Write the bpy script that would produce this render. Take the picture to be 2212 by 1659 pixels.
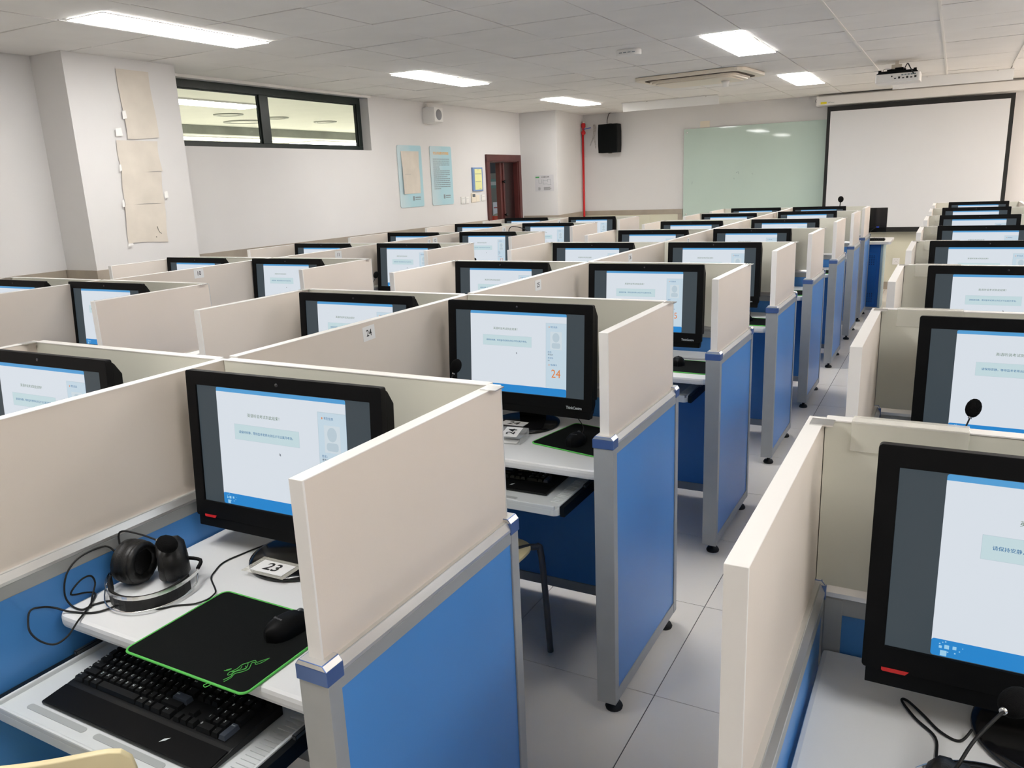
import bpy, bmesh, math, random
from mathutils import Vector, Matrix, Euler
random.seed(7)
S = bpy.context.scene
for o in list(bpy.data.objects): bpy.data.objects.remove(o)
COL = S.collection
PI = math.pi

# ------------------------------------------------------------------ camera
cd = bpy.data.cameras.new('camera'); cam = bpy.data.objects.new('camera', cd); COL.objects.link(cam)
YAW, PITCH, ROLL, FPX = -0.50556, -0.24804, -0.04182, 1713.4
fw = Vector((math.sin(YAW)*math.cos(PITCH), math.cos(YAW)*math.cos(PITCH), math.sin(PITCH)))
rt = Vector((math.cos(YAW), -math.sin(YAW), 0)); up = rt.cross(fw)
c_, s_ = math.cos(ROLL), math.sin(ROLL)
R_, U_ = c_*rt + s_*up, -s_*rt + c_*up
M = Matrix(((R_.x, U_.x, -fw.x, 0.8097), (R_.y, U_.y, -fw.y, -1.3679), (R_.z, U_.z, -fw.z, 1.6074), (0, 0, 0, 1)))
cam.matrix_world = M
cd.sensor_width = 36.0; cd.lens = FPX/2212*36.0; cd.clip_start = 0.02; cd.clip_end = 100
S.camera = cam

# ------------------------------------------------------------------ world, exposure
w = bpy.data.worlds.new('world'); S.world = w; w.use_nodes = True
w.node_tree.nodes['Background'].inputs[0].default_value = (0.75, 0.85, 1.0, 1)
w.node_tree.nodes['Background'].inputs[1].default_value = 0.6
S.view_settings.view_transform = 'Standard'
S.view_settings.look = 'None'
S.view_settings.exposure = 0.0
S.view_settings.gamma = 1.0
S.view_settings.use_curve_mapping = False
LAMP = 24.5          # ceiling panel emission
LAMP_COL = (1.0, 0.985, 0.965)
# daylight coming through the window of the right wall, in front corner
ld = bpy.data.lights.new('daylight', 'AREA'); ld.shape = 'RECTANGLE'; ld.size = 2.2; ld.size_y = 1.2
ld.energy = 190; ld.color = (1.0, 0.83, 0.68)
lo = bpy.data.objects.new('daylight', ld); COL.objects.link(lo)
lo.location = (4.62, 8.6, 1.75); lo.rotation_euler = (0, math.radians(90), 0)

# ------------------------------------------------------------------ materials
MT = {}
def srgb(h):
    if isinstance(h, str):
        h = [int(h[i:i+2], 16)/255 for i in (0, 2, 4)]
    return tuple((c/12.92 if c <= 0.04045 else ((c+0.055)/1.055)**2.4) for c in h) + (1,)
def mat(name, col, rough=0.5, metal=0.0, noise=0.0, scale=8.0, bump=0.0, bscale=60.0, emit=None, es=1.0, trans=0.0, coat=0.0, spec=0.5, alpha=1.0, ior=1.45):
    m = bpy.data.materials.new(name); m.use_nodes = True
    nt = m.node_tree; b = nt.nodes['Principled BSDF']
    c = srgb(col) if isinstance(col, str) else tuple(col) + ((1,) if len(col) == 3 else ())
    b.inputs['Base Color'].default_value = c
    b.inputs['Roughness'].default_value = rough; b.inputs['Metallic'].default_value = metal
    b.inputs['Specular IOR Level'].default_value = spec
    b.inputs['Coat Weight'].default_value = coat
    b.inputs['Transmission Weight'].default_value = trans; b.inputs['IOR'].default_value = ior
    b.inputs['Alpha'].default_value = alpha
    if noise or bump:
        tc = nt.nodes.new('ShaderNodeTexCoord')
        if noise:
            n = nt.nodes.new('ShaderNodeTexNoise'); n.inputs['Scale'].default_value = scale; n.inputs['Detail'].default_value = 5
            nt.links.new(tc.outputs['Object'], n.inputs['Vector'])
            r = nt.nodes.new('ShaderNodeValToRGB')
            lo_ = tuple(x*(1-noise) for x in c[:3]) + (1,); hi_ = tuple(min(1, x*(1+noise)) for x in c[:3]) + (1,)
            r.color_ramp.elements[0].position = 0.3; r.color_ramp.elements[1].position = 0.7
            r.color_ramp.elements[0].color = lo_; r.color_ramp.elements[1].color = hi_
            nt.links.new(n.outputs['Fac'], r.inputs['Fac']); nt.links.new(r.outputs['Color'], b.inputs['Base Color'])
        if bump:
            n2 = nt.nodes.new('ShaderNodeTexNoise'); n2.inputs['Scale'].default_value = bscale; n2.inputs['Detail'].default_value = 3
            nt.links.new(tc.outputs['Object'], n2.inputs['Vector'])
            bp = nt.nodes.new('ShaderNodeBump'); bp.inputs['Strength'].default_value = bump; bp.inputs['Distance'].default_value = 0.002
            nt.links.new(n2.outputs['Fac'], bp.inputs['Height']); nt.links.new(bp.outputs['Normal'], b.inputs['Normal'])
    if emit:
        b.inputs['Emission Color'].default_value = srgb(emit) if isinstance(emit, str) else tuple(emit) + (1,)
        b.inputs['Emission Strength'].default_value = es
    MT[name] = m
    return m
mat('wall_paint', (0.695, 0.678, 0.664), 0.7, noise=0.02, scale=1.5, bump=0.08, bscale=120)
mat('wall_cladding', 'd2cfba', 0.35, noise=0.03, scale=3)
mat('stone_band', 'a29789', 0.3, noise=0.12, scale=4)
mat('ceiling_tile', (0.80, 0.775, 0.74), 0.85, noise=0.03, scale=3, bump=0.25, bscale=260)
mat('ceiling_void', '6a655c', 0.9)
mat('tee_bar', 'e6e2da', 0.45)
mat('diffuser', 'ffffff', 0.5, emit=LAMP_COL, es=LAMP)
mat('floor_tile', (0.80, 0.755, 0.695), 0.13, noise=0.05, scale=1.2, spec=0.5)
mat('grout', '2c2a27', 0.9)
mat('cream_back_board', (0.69, 0.68, 0.585), 0.5, noise=0.03, scale=2.2, bump=0.05, bscale=300)  # same cream board; greenish cast of the light on back faces put into colour
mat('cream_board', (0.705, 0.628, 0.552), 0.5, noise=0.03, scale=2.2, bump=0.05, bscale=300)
mat('board_edge', 'e9e6e2', 0.35)
mat('blue_board', (0.072, 0.262, 0.63), 0.32, noise=0.05, scale=2.0, bump=0.06, bscale=300)
mat('aluminium', (0.39, 0.40, 0.395), 0.40, metal=0.25, noise=0.04, scale=12)
mat('bright_aluminium', (0.72, 0.71, 0.69), 0.28, metal=0.7)
mat('cap_blue', (0.10, 0.17, 0.38), 0.3, metal=0.5)
mat('black_rubber', '0c0c0c', 0.6)
mat('desktop', (0.70, 0.71, 0.715), 0.4, noise=0.02, scale=6)
mat('tray_plastic', (0.60, 0.63, 0.64), 0.35, noise=0.02, scale=6)
mat('pen_groove', (0.36, 0.38, 0.385), 0.35)
mat('rail_black', '15181b', 0.35, metal=0.4)
mat('black_plastic', (0.0042, 0.0044, 0.0048), 0.5, bump=0.05, bscale=500, spec=0.12)
mat('black_gloss', (0.008, 0.008, 0.009), 0.12, spec=0.5)
mat('black_matte', (0.0045, 0.005, 0.005), 0.6, spec=0.15)
mat('key_black', (0.006, 0.0065, 0.007), 0.42, spec=0.35)
mat('key_slate', (0.045, 0.055, 0.075), 0.45)
mat('key_legend', 'c9d2d4', 0.5)
mat('cloth_black', (0.0055, 0.0065, 0.0065), 0.9, bump=0.3, bscale=900, spec=0.12)
mat('leather_black', (0.006, 0.006, 0.006), 0.45, bump=0.3, bscale=250)
mat('green_stitch', (0.10, 0.52, 0.09), 0.6, bump=0.6, bscale=700)
mat('foam', (0.006, 0.006, 0.006), 0.95, bump=0.8, bscale=600, spec=0.1)
mat('steel', (0.75, 0.75, 0.74), 0.22, metal=1.0)
mat('grey_metal', (0.12, 0.13, 0.14), 0.4, metal=0.5)
mat('badge_red', (0.62, 0.02, 0.02), 0.35)
mat('lens_glass', (0.03, 0.03, 0.035), 0.08)
def smat(n, c, k): mat(n, (0.01, 0.01, 0.01), 0.28, emit=c, es=k, spec=0.25)
smat('screen_dark', (0.055, 0.075, 0.09), 0.75)
smat('screen_page', (0.76, 0.82, 0.89), 0.88)
smat('screen_topbar', (0.09, 0.36, 0.70), 0.9)
smat('screen_botbar', (0.02, 0.24, 0.62), 0.95)
smat('screen_panel', (0.60, 0.74, 0.84), 0.88)
smat('screen_box', (0.60, 0.76, 0.80), 0.88)
smat('screen_photo', (0.68, 0.77, 0.83), 0.88)
smat('screen_avatar', (0.55, 0.67, 0.75), 0.85)
smat('screen_ink_green', (0.16, 0.27, 0.16), 0.7)
smat('screen_ink_blue', (0.02, 0.18, 0.42), 0.8)
smat('screen_ink_dark', (0.06, 0.08, 0.12), 0.7)
smat('screen_orange', (0.80, 0.22, 0.03), 0.9)
smat('screen_logo', (0.35, 0.66, 0.90), 0.9)
mat('paper', (0.80, 0.80, 0.79), 0.7)
mat('paper_grey', (0.62, 0.61, 0.62), 0.6)
mat('old_paper', (0.66, 0.60, 0.52), 0.8, noise=0.06, scale=6)
mat('ink', (0.02, 0.02, 0.02), 0.6)
mat('ink_grey', (0.22, 0.26, 0.28), 0.6)
mat('ink_orange', (0.80, 0.42, 0.10), 0.6)
mat('white_tape', (0.88, 0.87, 0.84), 0.35)
mat('clear_plastic', (0.80, 0.82, 0.82), 0.05, alpha=0.22, spec=0.8)
mat('clear_film', (0.86, 0.84, 0.76), 0.12, alpha=0.30, spec=0.6)
mat('chair_cream', (0.76, 0.66, 0.40), 0.38, noise=0.03, scale=5)
mat('chair_steel', (0.08, 0.085, 0.10), 0.4, metal=0.5)
mat('window_green', (0.010, 0.018, 0.016), 0.3, noise=0.15, scale=20)
mat('window_glass', (0.95, 0.97, 0.95), 0.02, trans=1.0, ior=1.02, spec=0.2)
mat('door_wood', (0.085, 0.022, 0.020), 0.35, noise=0.18, scale=7)
mat('door_dark', (0.016, 0.005, 0.005), 0.35, noise=0.1, scale=7)
mat('hall_cream', (0.80, 0.79, 0.72), 0.8, noise=0.02, scale=2)
mat('hall_wall', (0.12, 0.12, 0.095), 0.6, noise=0.05, scale=2)
mat('hall_grey', (0.32, 0.33, 0.30), 0.4, noise=0.15, scale=2)
mat('hall_lamp', 'ffffff', 0.5, emit=(1, 0.99, 0.93), es=17.0)
mat('hall_black', (0.006, 0.006, 0.006), 0.6)
mat('hall_green', (0.05, 0.13, 0.10), 0.4, noise=0.1, scale=3)
mat('hall_red', (0.28, 0.03, 0.02), 0.5)
mat('hall_orange', (0.42, 0.13, 0.05), 0.5)
mat('hall_blue', (0.02, 0.14, 0.26), 0.4)
mat('glass_board', (0.50, 0.61, 0.545), 0.035, spec=0.5, noise=0.02, scale=1.5)
mat('screen_fabric', (0.65, 0.655, 0.66), 0.8, noise=0.01, scale=1.5)
mat('screen_border', (0.010, 0.010, 0.010), 0.7)
mat('white_plastic', (0.78, 0.765, 0.74), 0.4)
mat('cream_plastic', (0.78, 0.70, 0.58), 0.4)
mat('grille_grey', (0.28, 0.28, 0.29), 0.5, bump=0.8, bscale=500)
mat('slot_brown', (0.07, 0.045, 0.03), 0.7)
mat('pipe_red', (0.55, 0.012, 0.015), 0.35)
mat('foil', (0.60, 0.57, 0.54), 0.35, metal=0.6, noise=0.3, scale=60)
mat('yellow_tag', (0.85, 0.72, 0.03), 0.5)
mat('lectern_blue', (0.012, 0.13, 0.47), 0.35, noise=0.04, scale=3)
mat('lectern_light', (0.44, 0.60, 0.66), 0.35)
mat('hole_dark', (0.004, 0.02, 0.09), 0.6)
mat('lcd_grey', (0.14, 0.15, 0.16), 0.25)
mat('yellow_paper', (0.76, 0.76, 0.36), 0.6)
mat('frame_blue', (0.20, 0.32, 0.58), 0.35, metal=0.3)
mat('sign_green', (0.10, 0.40, 0.14), 0.5)
mat('cable_blue', (0.02, 0.06, 0.45), 0.4)
# the two posters: pale blue printed wash across the sheet
def poster_mat():
    m = mat('poster_print', (0.6, 0.75, 0.8), 0.16, spec=0.5); nt = m.node_tree; b = nt.nodes['Principled BSDF']
    tc = nt.nodes.new('ShaderNodeTexCoord'); sx = nt.nodes.new('ShaderNodeSeparateXYZ'); nt.links.new(tc.outputs['Object'], sx.inputs[0])
    nz = nt.nodes.new('ShaderNodeTexNoise'); nz.inputs['Scale'].default_value = 3.0; nt.links.new(tc.outputs['Object'], nz.inputs['Vector'])
    ad = nt.nodes.new('ShaderNodeMath'); ad.operation = 'ADD'; nt.links.new(sx.outputs['Y'], ad.inputs[0])
    mu = nt.nodes.new('ShaderNodeMath'); mu.operation = 'MULTIPLY'; mu.inputs[1].default_value = 0.5; nt.links.new(nz.outputs['Fac'], mu.inputs[0])
    nt.links.new(mu.outputs[0], ad.inputs[1])
    mr = nt.nodes.new('ShaderNodeMapRange'); mr.inputs['From Min'].default_value = 0.0; mr.inputs['From Max'].default_value = 0.5; nt.links.new(ad.outputs[0], mr.inputs['Value'])
    r = nt.nodes.new('ShaderNodeValToRGB'); r.color_ramp.elements[0].color = (0.66, 0.69, 0.70, 1); r.color_ramp.elements[1].color = (0.43, 0.64, 0.70, 1)
    nt.links.new(mr.outputs[0], r.inputs['Fac']); nt.links.new(r.outputs['Color'], b.inputs['Base Color'])
poster_mat()

# ------------------------------------------------------------------ mesh builder
class MB:
    def __init__(s): s.v = []; s.f = []; s.m = []; s.sm = []; s.mats = []
    def mi(s, m):
        if m not in s.mats: s.mats.append(m)
        return s.mats.index(m)
    def add(s, vs, fs, m, smooth=False):
        o = len(s.v); s.v += [tuple(v) for v in vs]; k = s.mi(m)
        for f in fs: s.f.append(tuple(i+o for i in f)); s.m.append(k); s.sm.append(smooth)
        return s
    def box(s, x0, x1, y0, y1, z0, z1, m):
        if x0 > x1: x0, x1 = x1, x0
        if y0 > y1: y0, y1 = y1, y0
        if z0 > z1: z0, z1 = z1, z0
        vs = [(x, y, z) for z in (z0, z1) for y in (y0, y1) for x in (x0, x1)]
        return s.add(vs, [(0, 2, 3, 1), (4, 5, 7, 6), (0, 1, 5, 4), (2, 6, 7, 3), (0, 4, 6, 2), (1, 3, 7, 5)], m)
    def prism(s, pts, ax, a0, a1, m, smooth=False):
        """polygon pts (2-D) extruded along axis ax; 2-D order: x->(y,z) y->(x,z) z->(x,y)"""
        def P(p, a): return {'x': (a, p[0], p[1]), 'y': (p[0], a, p[1]), 'z': (p[0], p[1], a)}[ax]
        n = len(pts); vs = [P(p, a0) for p in pts] + [P(p, a1) for p in pts]
        area = sum(pts[i][0]*pts[(i+1) % n][1]-pts[(i+1) % n][0]*pts[i][1] for i in range(n))
        flip = (area > 0) != ((a1 > a0) == (ax != 'y'))
        fs = [tuple(range(n-1, -1, -1)), tuple(range(n, 2*n))]; side = [(i, (i+1) % n, (i+1) % n+n, i+n) for i in range(n)]
        if flip: fs = [f[::-1] for f in fs]; side = [f[::-1] for f in side]
        o = len(s.v); s.add(vs, fs, m); k = s.mi(m)
        for f in side: s.f.append(tuple(i+o for i in f)); s.m.append(k); s.sm.append(smooth)
        return s
    def tube(s, pts, r, m, n=8, closed=False, caps=True):
        P = [Vector(p) for p in pts]; N = len(P); vs = []; fs = []; ref = None
        rr = r if isinstance(r, (list, tuple)) else [r]*N
        for i in range(N):
            if closed: t = P[(i+1) % N]-P[i-1]
            else: t = P[min(i+1, N-1)]-P[max(i-1, 0)]
            if t.length < 1e-9: t = Vector((0, 0, 1))
            t.normalize()
            if ref is None:
                ref = Vector((0, 0, 1)) if abs(t.z) < 0.9 else Vector((1, 0, 0))
            a = t.cross(ref)
            if a.length < 1e-5: a = t.cross(Vector((1, 0.2, 0)))
            a.normalize(); b = a.cross(t).normalized(); ref = b
            for k in range(n):
                q = 2*PI*k/n; vs.append(P[i]+rr[i]*(math.cos(q)*a+math.sin(q)*b))
        L = N if closed else N-1
        for i in range(L):
            j = (i+1) % N
            for k in range(n): fs.append((i*n+k, i*n+(k+1) % n, j*n+(k+1) % n, j*n+k))
        s.add(vs, fs, m, True)
        if caps and not closed:
            o = len(s.v)-len(vs); kk = s.mi(m)
            s.f.append(tuple(o+k for k in range(n-1, -1, -1))); s.m.append(kk); s.sm.append(False)
            s.f.append(tuple(o+(N-1)*n+k for k in range(n))); s.m.append(kk); s.sm.append(False)
        return s
    def ribbon(s, pts, wid, th, m, updir=Vector((0, 0, 1))):
        """band following pts; wid along updir, th across"""
        P = [Vector(p) for p in pts]; N = len(P); vs = []; fs = []
        for i in range(N):
            t = (P[min(i+1, N-1)]-P[max(i-1, 0)]).normalized(); a = t.cross(updir).normalized(); u = updir
            for (x, y) in ((-1, -1), (1, -1), (1.0, 1), (-1, 1)): vs.append(P[i]+a*x*th/2+u*y*wid/2)
        for i in range(N-1):
            for k in range(4): fs.append((i*4+k, i*4+(k+1) % 4, (i+1)*4+(k+1) % 4, (i+1)*4+k))
        fs.append((3, 2, 1, 0)); fs.append(tuple((N-1)*4+k for k in range(4)))
        return s.add(vs, fs, m, False)
    def lathe(s, prof, m, n=24, at=(0, 0, 0), axis='z', sx=1, sy=1):
        vs = []; fs = []; N = len(prof)
        for (r, h) in prof:
            for k in range(n):
                q = 2*PI*k/n; x, y = r*math.cos(q)*sx, r*math.sin(q)*sy
                p = {'z': (x, y, h), 'x': (h, x, y), 'y': (y, h, x)}[axis]
                vs.append((p[0]+at[0], p[1]+at[1], p[2]+at[2]))
        for i in range(N-1):
            for k in range(n): fs.append((i*n+k, i*n+(k+1) % n, (i+1)*n+(k+1) % n, (i+1)*n+k))
        s.add(vs, fs, m, True); o = len(s.v)-len(vs); kk = s.mi(m)
        for (i, rev) in ((0, True), (N-1, False)):
            if prof[i][0] > 1e-6:
                f = [o+i*n+k for k in range(n)]
                s.f.append(tuple(f[::-1] if rev else f)); s.m.append(kk); s.sm.append(False)
        return s
    def sphere(s, c, r, m, n=16, sx=1, sy=1, sz=1):
        prof = [(max(1e-5, r*math.sin(PI*i/(n//2))), -r*math.cos(PI*i/(n//2))*sz) for i in range(n//2+1)]
        return s.lathe(prof, m, n, c, 'z', sx, sy)
    def quad(s, a, b, c, d, m): return s.add([a, b, c, d], [(0, 1, 2, 3)], m)
    def xf(s, T):
        s.v = [tuple(T @ Vector(v)) for v in s.v]; return s
    def merge(s, o, T=None):
        off = len(s.v); s.v += [tuple((T @ Vector(v)) if T else v) for v in o.v]
        for f, m, sm in zip(o.f, o.m, o.sm): s.f.append(tuple(i+off for i in f)); s.m.append(s.mi(o.mats[m])); s.sm.append(sm)
        return s
    def mesh(s, name, bevel=0):
        me = bpy.data.meshes.new(name); me.from_pydata(s.v, [], s.f); me.update()
        for m in s.mats: me.materials.append(MT[m])
        me.polygons.foreach_set('material_index', s.m); me.polygons.foreach_set('use_smooth', s.sm)
        if bevel:
            bm = bmesh.new(); bm.from_mesh(me)
            es = [e for e in bm.edges if len(e.link_faces) == 2 and e.calc_face_angle(0) > 0.6]
            bmesh.ops.bevel(bm, geom=es, offset=bevel, segments=2, affect='EDGES', profile=0.6, clamp_overlap=True)
            bm.to_mesh(me); bm.free()
        return me
    def obj(s, name, parent=None, bevel=0, loc=None):
        o = bpy.data.objects.new(name, s.mesh(name, bevel)); COL.objects.link(o)
        if parent: o.parent = parent
        if loc: o.location = loc
        return o
def thing(name, label, cat, loc=(0, 0, 0), rz=0, group=None, rx=0):
    o = bpy.data.objects.new(name, None); COL.objects.link(o); o.location = loc; o.rotation_euler = (rx, 0, rz)
    o.empty_display_size = 0.05; return tag(o, label, cat, group)
def tag(o, label, cat, group=None):
    o['label'] = label; o['category'] = cat
    if group: o['group'] = group
    return o
def struct(name, mb, bevel=0):
    o = mb.obj(name, None, bevel); o['kind'] = 'structure'; return o
def dup(root, loc, rz=None, label=None, group=None):
    r = root.copy(); COL.objects.link(r); r.location = loc
    if rz is not None: r.rotation_euler = (0, 0, rz)
    if label: r['label'] = label
    if group: r['group'] = group
    for ch in list(root.children):
        c = ch.copy(); COL.objects.link(c); c.parent = r
        for g in list(ch.children):
            d = g.copy(); COL.objects.link(d); d.parent = c
    return r
_tc = {}
def text(body, size=1.0, align='CENTER', bold=0.0, sx=1.0):
    """text as (verts, faces) lying in the XY plane, centred vertically"""
    k = (body, size, align, bold, sx)
    if k in _tc: return _tc[k]
    cu = bpy.data.curves.new('t', 'FONT'); cu.body = body; cu.size = size; cu.align_x = align; cu.align_y = 'CENTER'
    cu.offset = bold; cu.resolution_u = 2
    o = bpy.data.objects.new('t', cu); COL.objects.link(o)
    dg = bpy.context.evaluated_depsgraph_get(); dg.update()
    me = bpy.data.meshes.new_from_object(o.evaluated_get(dg))
    vs = [(v.co.x*sx, v.co.y, 0) for v in me.vertices]; fs = [tuple(p.vertices) for p in me.polygons]
    bpy.data.objects.remove(o); bpy.data.curves.remove(cu); bpy.data.meshes.remove(me)
    _tc[k] = (vs, fs); return vs, fs
def put_text(mb, body, size, m, T, align='CENTER', bold=0.0, sx=1.0):
    cjk = any(ord(ch) > 0x2E80 for ch in body)
    vs, fs = text(body, size, align, 0.0 if cjk else bold, sx)
    mb.add([T @ Vector(v) for v in vs], fs, m)
    if cjk and bold: mb.add([T @ (Vector(v)+Vector((bold*1.6, 0, 0.00002))) for v in vs], fs, m)
    return mb
# text frames: facing -Y (reads along +X), facing +X (reads along +Y), lying flat (facing +Z)
def face_ny(x, y, z): return Matrix.Translation((x, y, z)) @ Matrix(((1, 0, 0, 0), (0, 0, -1, 0), (0, 1, 0, 0), (0, 0, 0, 1)))
def face_px(x, y, z): return Matrix.Translation((x, y, z)) @ Matrix(((0, 0, 1, 0), (1, 0, 0, 0), (0, 1, 0, 0), (0, 0, 0, 1)))
def flat(x, y, z, rz=0): return Matrix.Translation((x, y, z)) @ Matrix.Rotation(rz, 4, 'Z')
def rrect(x0, x1, y0, y1, r, n=5):
    pts = []
    for (cx, cy, a) in ((x1-r, y0+r, -90), (x1-r, y1-r, 0), (x0+r, y1-r, 90), (x0+r, y0+r, 180)):
        for i in range(n+1):
            q = math.radians(a+90*i/n); pts.append((cx+r*math.cos(q), cy+r*math.sin(q)))
    return pts
def catmull(P, k=6):
    P = [Vector(p) for p in P]; out = []
    for i in range(len(P)-1):
        a, b, c, d = P[max(i-1, 0)], P[i], P[i+1], P[min(i+2, len(P)-1)]
        for j in range(k):
            t = j/k; out.append(0.5*((2*b)+(-a+c)*t+(2*a-5*b+4*c-d)*t*t+(-a+3*b-3*c+d)*t**3))
    out.append(P[-1]); return out

# ------------------------------------------------------------------ room shell
XL, XR, YB, YF, ZC = -4.79, 4.45, -3.6, 10.53, 2.575
# floor: 0.6 m polished tiles with dark joints
fl = MB(); fl.box(XL, XR, YB, YF, -0.10, -0.0035, 'grout')
g = 0.0016
xs = [0.1+0.6*i for i in range(-9, 9)]; ys = [0.768+0.6005*j for j in range(-8, 18)]
for i in range(len(xs)-1):
    for j in range(len(ys)-1):
        a, b, c, d = max(xs[i], XL)+g, min(xs[i+1], XR)-g, max(ys[j], YB)+g, min(ys[j+1], YF)-g
        if b-a > 0.02 and d-c > 0.02: fl.box(a, b, c, d, -0.0035, 0.0, 'floor_tile')
struct('floor', fl)
# ceiling: mineral tiles on tee bars
ce = MB(); ce.box(XL-0.2, XR, YB, YF+0.1, ZC+0.012, ZC+0.10, 'ceiling_void')
cx = [XL, -4.19, -3.59, -2.99, -2.385, -1.78, -1.178, -0.575, 0.032, 0.64, 1.24, 1.84, 2.44, 3.04, 3.64, 4.24, XR]
cy = [YB, -3.2, -2.6, -2.0, -1.4, -0.8, -0.2, 0.4, 1.01, 1.615, 2.225, 2.83, 3.44, 4.05, 4.66, 5.265, 5.86, 6.465, 7.03, 7.6, 8.195, 8.79, 9.39, 9.99, YF]
for i in range(len(cx)-1):
    for j in range(len(cy)-1):
        dz = random.uniform(-0.0015, 0.0015); tx = random.uniform(-0.002, 0.002); ty = random.uniform(-0.002, 0.002)
        a, b, c, d = cx[i]+0.005, cx[i+1]-0.005, cy[j]+0.005, cy[j+1]-0.005
        z = ZC+dz
        vs = [(a, c, z+tx), (b, c, z-tx+ty), (b, d, z-ty), (a, d, z+ty), (a, c, z+0.012), (b, c, z+0.012), (b, d, z+0.012), (a, d, z+0.012)]
        ce.add(vs, [(0, 3, 2, 1), (0, 1, 5, 4), (1, 2, 6, 5), (2, 3, 7, 6), (3, 0, 4, 7)], 'ceiling_tile')
for x in cx[8:-1]: ce.box(x-0.009, x+0.009, YB, YF-(1.75 if x > 1 else 0.0), ZC-0.006, ZC+0.004, 'tee_bar')
struct('ceiling', ce)
# left wall with window and door openings
def wall_x(name, x0, x1, y0, y1, holes, zt):
    mb = MB(); cuts = sorted(set([y0, y1]+[h[0] for h in holes]+[h[1] for h in holes]))
    for a, b in zip(cuts[:-1], cuts[1:]):
        hs = [h for h in holes if h[0] <= a+1e-6 and h[1] >= b-1e-6]
        if not hs: mb.box(x0, x1, a, b, 0, zt, 'wall_paint')
        else:
            h = hs[0]
            if h[2] > 0: mb.box(x0, x1, a, b, 0, h[2], 'wall_paint')
            if h[3] < zt: mb.box(x0, x1, a, b, h[3], zt, 'wall_paint')
    return struct(name, mb)
WY0, WY1, WZ0, WZ1 = 3.2, 5.82, 2.012, 2.557
DY0, DY1, DZ = 8.34, 9.17, 1.915
wall_x('wall_left', XL-0.2, XL, YB, YF+0.1, [(WY0, WY1, WZ0, WZ1), (DY0, DY1, 0, DZ)], ZC+0.012)
mb = MB(); mb.box(XL-0.2, XR+0.2, YF, YF+0.12, 0, ZC+0.012, 'wall_paint'); struct('wall_front', mb)
wall_x('wall_right', XR, XR+0.12, YB, YF, [(7.4, 9.8, 1.15, 2.35)], ZC+0.012)
mb = MB(); mb.box(XL-0.2, XR+0.2, YB-0.12, YB, 0, ZC+0.012, 'wall_paint'); struct('wall_back', mb)
# pillars that belong to the left wall
mb = MB(); mb.box(XL, -4.446, 2.17, 3.065, 0, ZC, 'wall_paint'); struct('wall_pillar', mb)
mb = MB(); mb.prism([(XL, 9.29), (-4.205, 9.29), (-4.325, YF), (XL, YF)], 'z', 0, ZC, 'wall_paint'); struct('wall_corner', mb)
# cladding, stone band, skirting: run round walls and pillars
def runs(z0, z1, t, m, gap=None, segs=None):
    mb = MB()
    for (ax, c, a, b, sgn) in segs:
        n = max(1, round((b-a)/gap)) if gap else 1
        for k in range(n):
            p, q = a+(b-a)*k/n+(0.002 if gap else 0), a+(b-a)*(k+1)/n-(0.002 if gap else 0)
            if ax == 'x': mb.box(c, c+sgn*t, p, q, z0, z1, m)
            else: mb.box(p, q, c, c+sgn*t, z0, z1, m)
    mb.prism([(-4.25, 9.31), (-4.205, 9.29), (-4.205+t, 9.28), (-4.325+t, YF), (-4.37, YF)], 'z', z0, z1, m) if segs is not SEGF else None
    return mb
SEG = [('x', XL, YB, 2.17-0.02, 1), ('y', 2.17, XL, -4.446+0.02, -1), ('x', -4.446, 2.17, 3.065, 1), ('y', 3.065, XL, -4.446+0.02, 1),
       ('x', XL, 3.085, 8.25, 1), ('y', 9.29, XL+0.03, -4.205+0.02, -1)]
SEGF = [('y', YF, -4.34, XR, -1)]
struct('trim_1', runs(1.055, 1.128, 0.016, 'stone_band', None, SEG+[('y', YF, -4.34, -2.735, -1), ('y', YF, 1.42, XR, -1)]))
struct('trim_2', runs(0.10, 1.055, 0.010, 'wall_cladding', 0.56, SEG+SEGF))
struct('baseboard_left', runs(0.0, 0.10, 0.014, 'stone_band', None, SEG))
struct('baseboard_front', runs(0.0, 0.10, 0.014, 'stone_band', None, SEGF))
mb = MB(); mb.box(-2.80, -2.735, YF-0.03, YF, 0.97, 1.06, 'stone_band'); struct('trim_3', mb)
# clerestory window in left wall
wf = MB(); X0, X1 = -4.95, -4.90
for (a, b, c, d) in ((WY0, WY1, WZ0, WZ0+0.045), (WY0, WY1, WZ1-0.065, WZ1), (WY0, WY0+0.06, WZ0+0.0455, WZ1-0.0655), (WY1-0.06, WY1, WZ0+0.0455, WZ1-0.0655), (4.355, 4.465, WZ0+0.0455, WZ1-0.0655)):
    wf.box(X0, X1, a, b, c, d, 'window_green')
for (a, b) in ((WY0+0.06, 4.355), (4.465, WY1-0.06)):
    for (c, d, e, f_) in ((a, a+0.012, WZ0+0.045, WZ1-0.065), (b-0.012, b, WZ0+0.045, WZ1-0.065), (a, b, WZ0+0.045, WZ0+0.055), (a, b, WZ1-0.077, WZ1-0.065)):
        wf.box(X0+0.015, X1-0.02, c, d, e, f_, 'window_green')
wo = struct('window_1', wf, 0.003)
for i, (a, b) in enumerate(((WY0+0.06, 4.355), (4.465, WY1-0.06))):
    MB().box(-4.928, -4.924, a, b, WZ0+0.045, WZ1-0.065, 'window_glass').obj('pane', wo)
mb = MB(); mb.box(XL, XL+0.012, 3.07, 5.86, WZ1-0.006, WZ1+0.018, 'board_edge'); struct('trim_4', mb)
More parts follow.
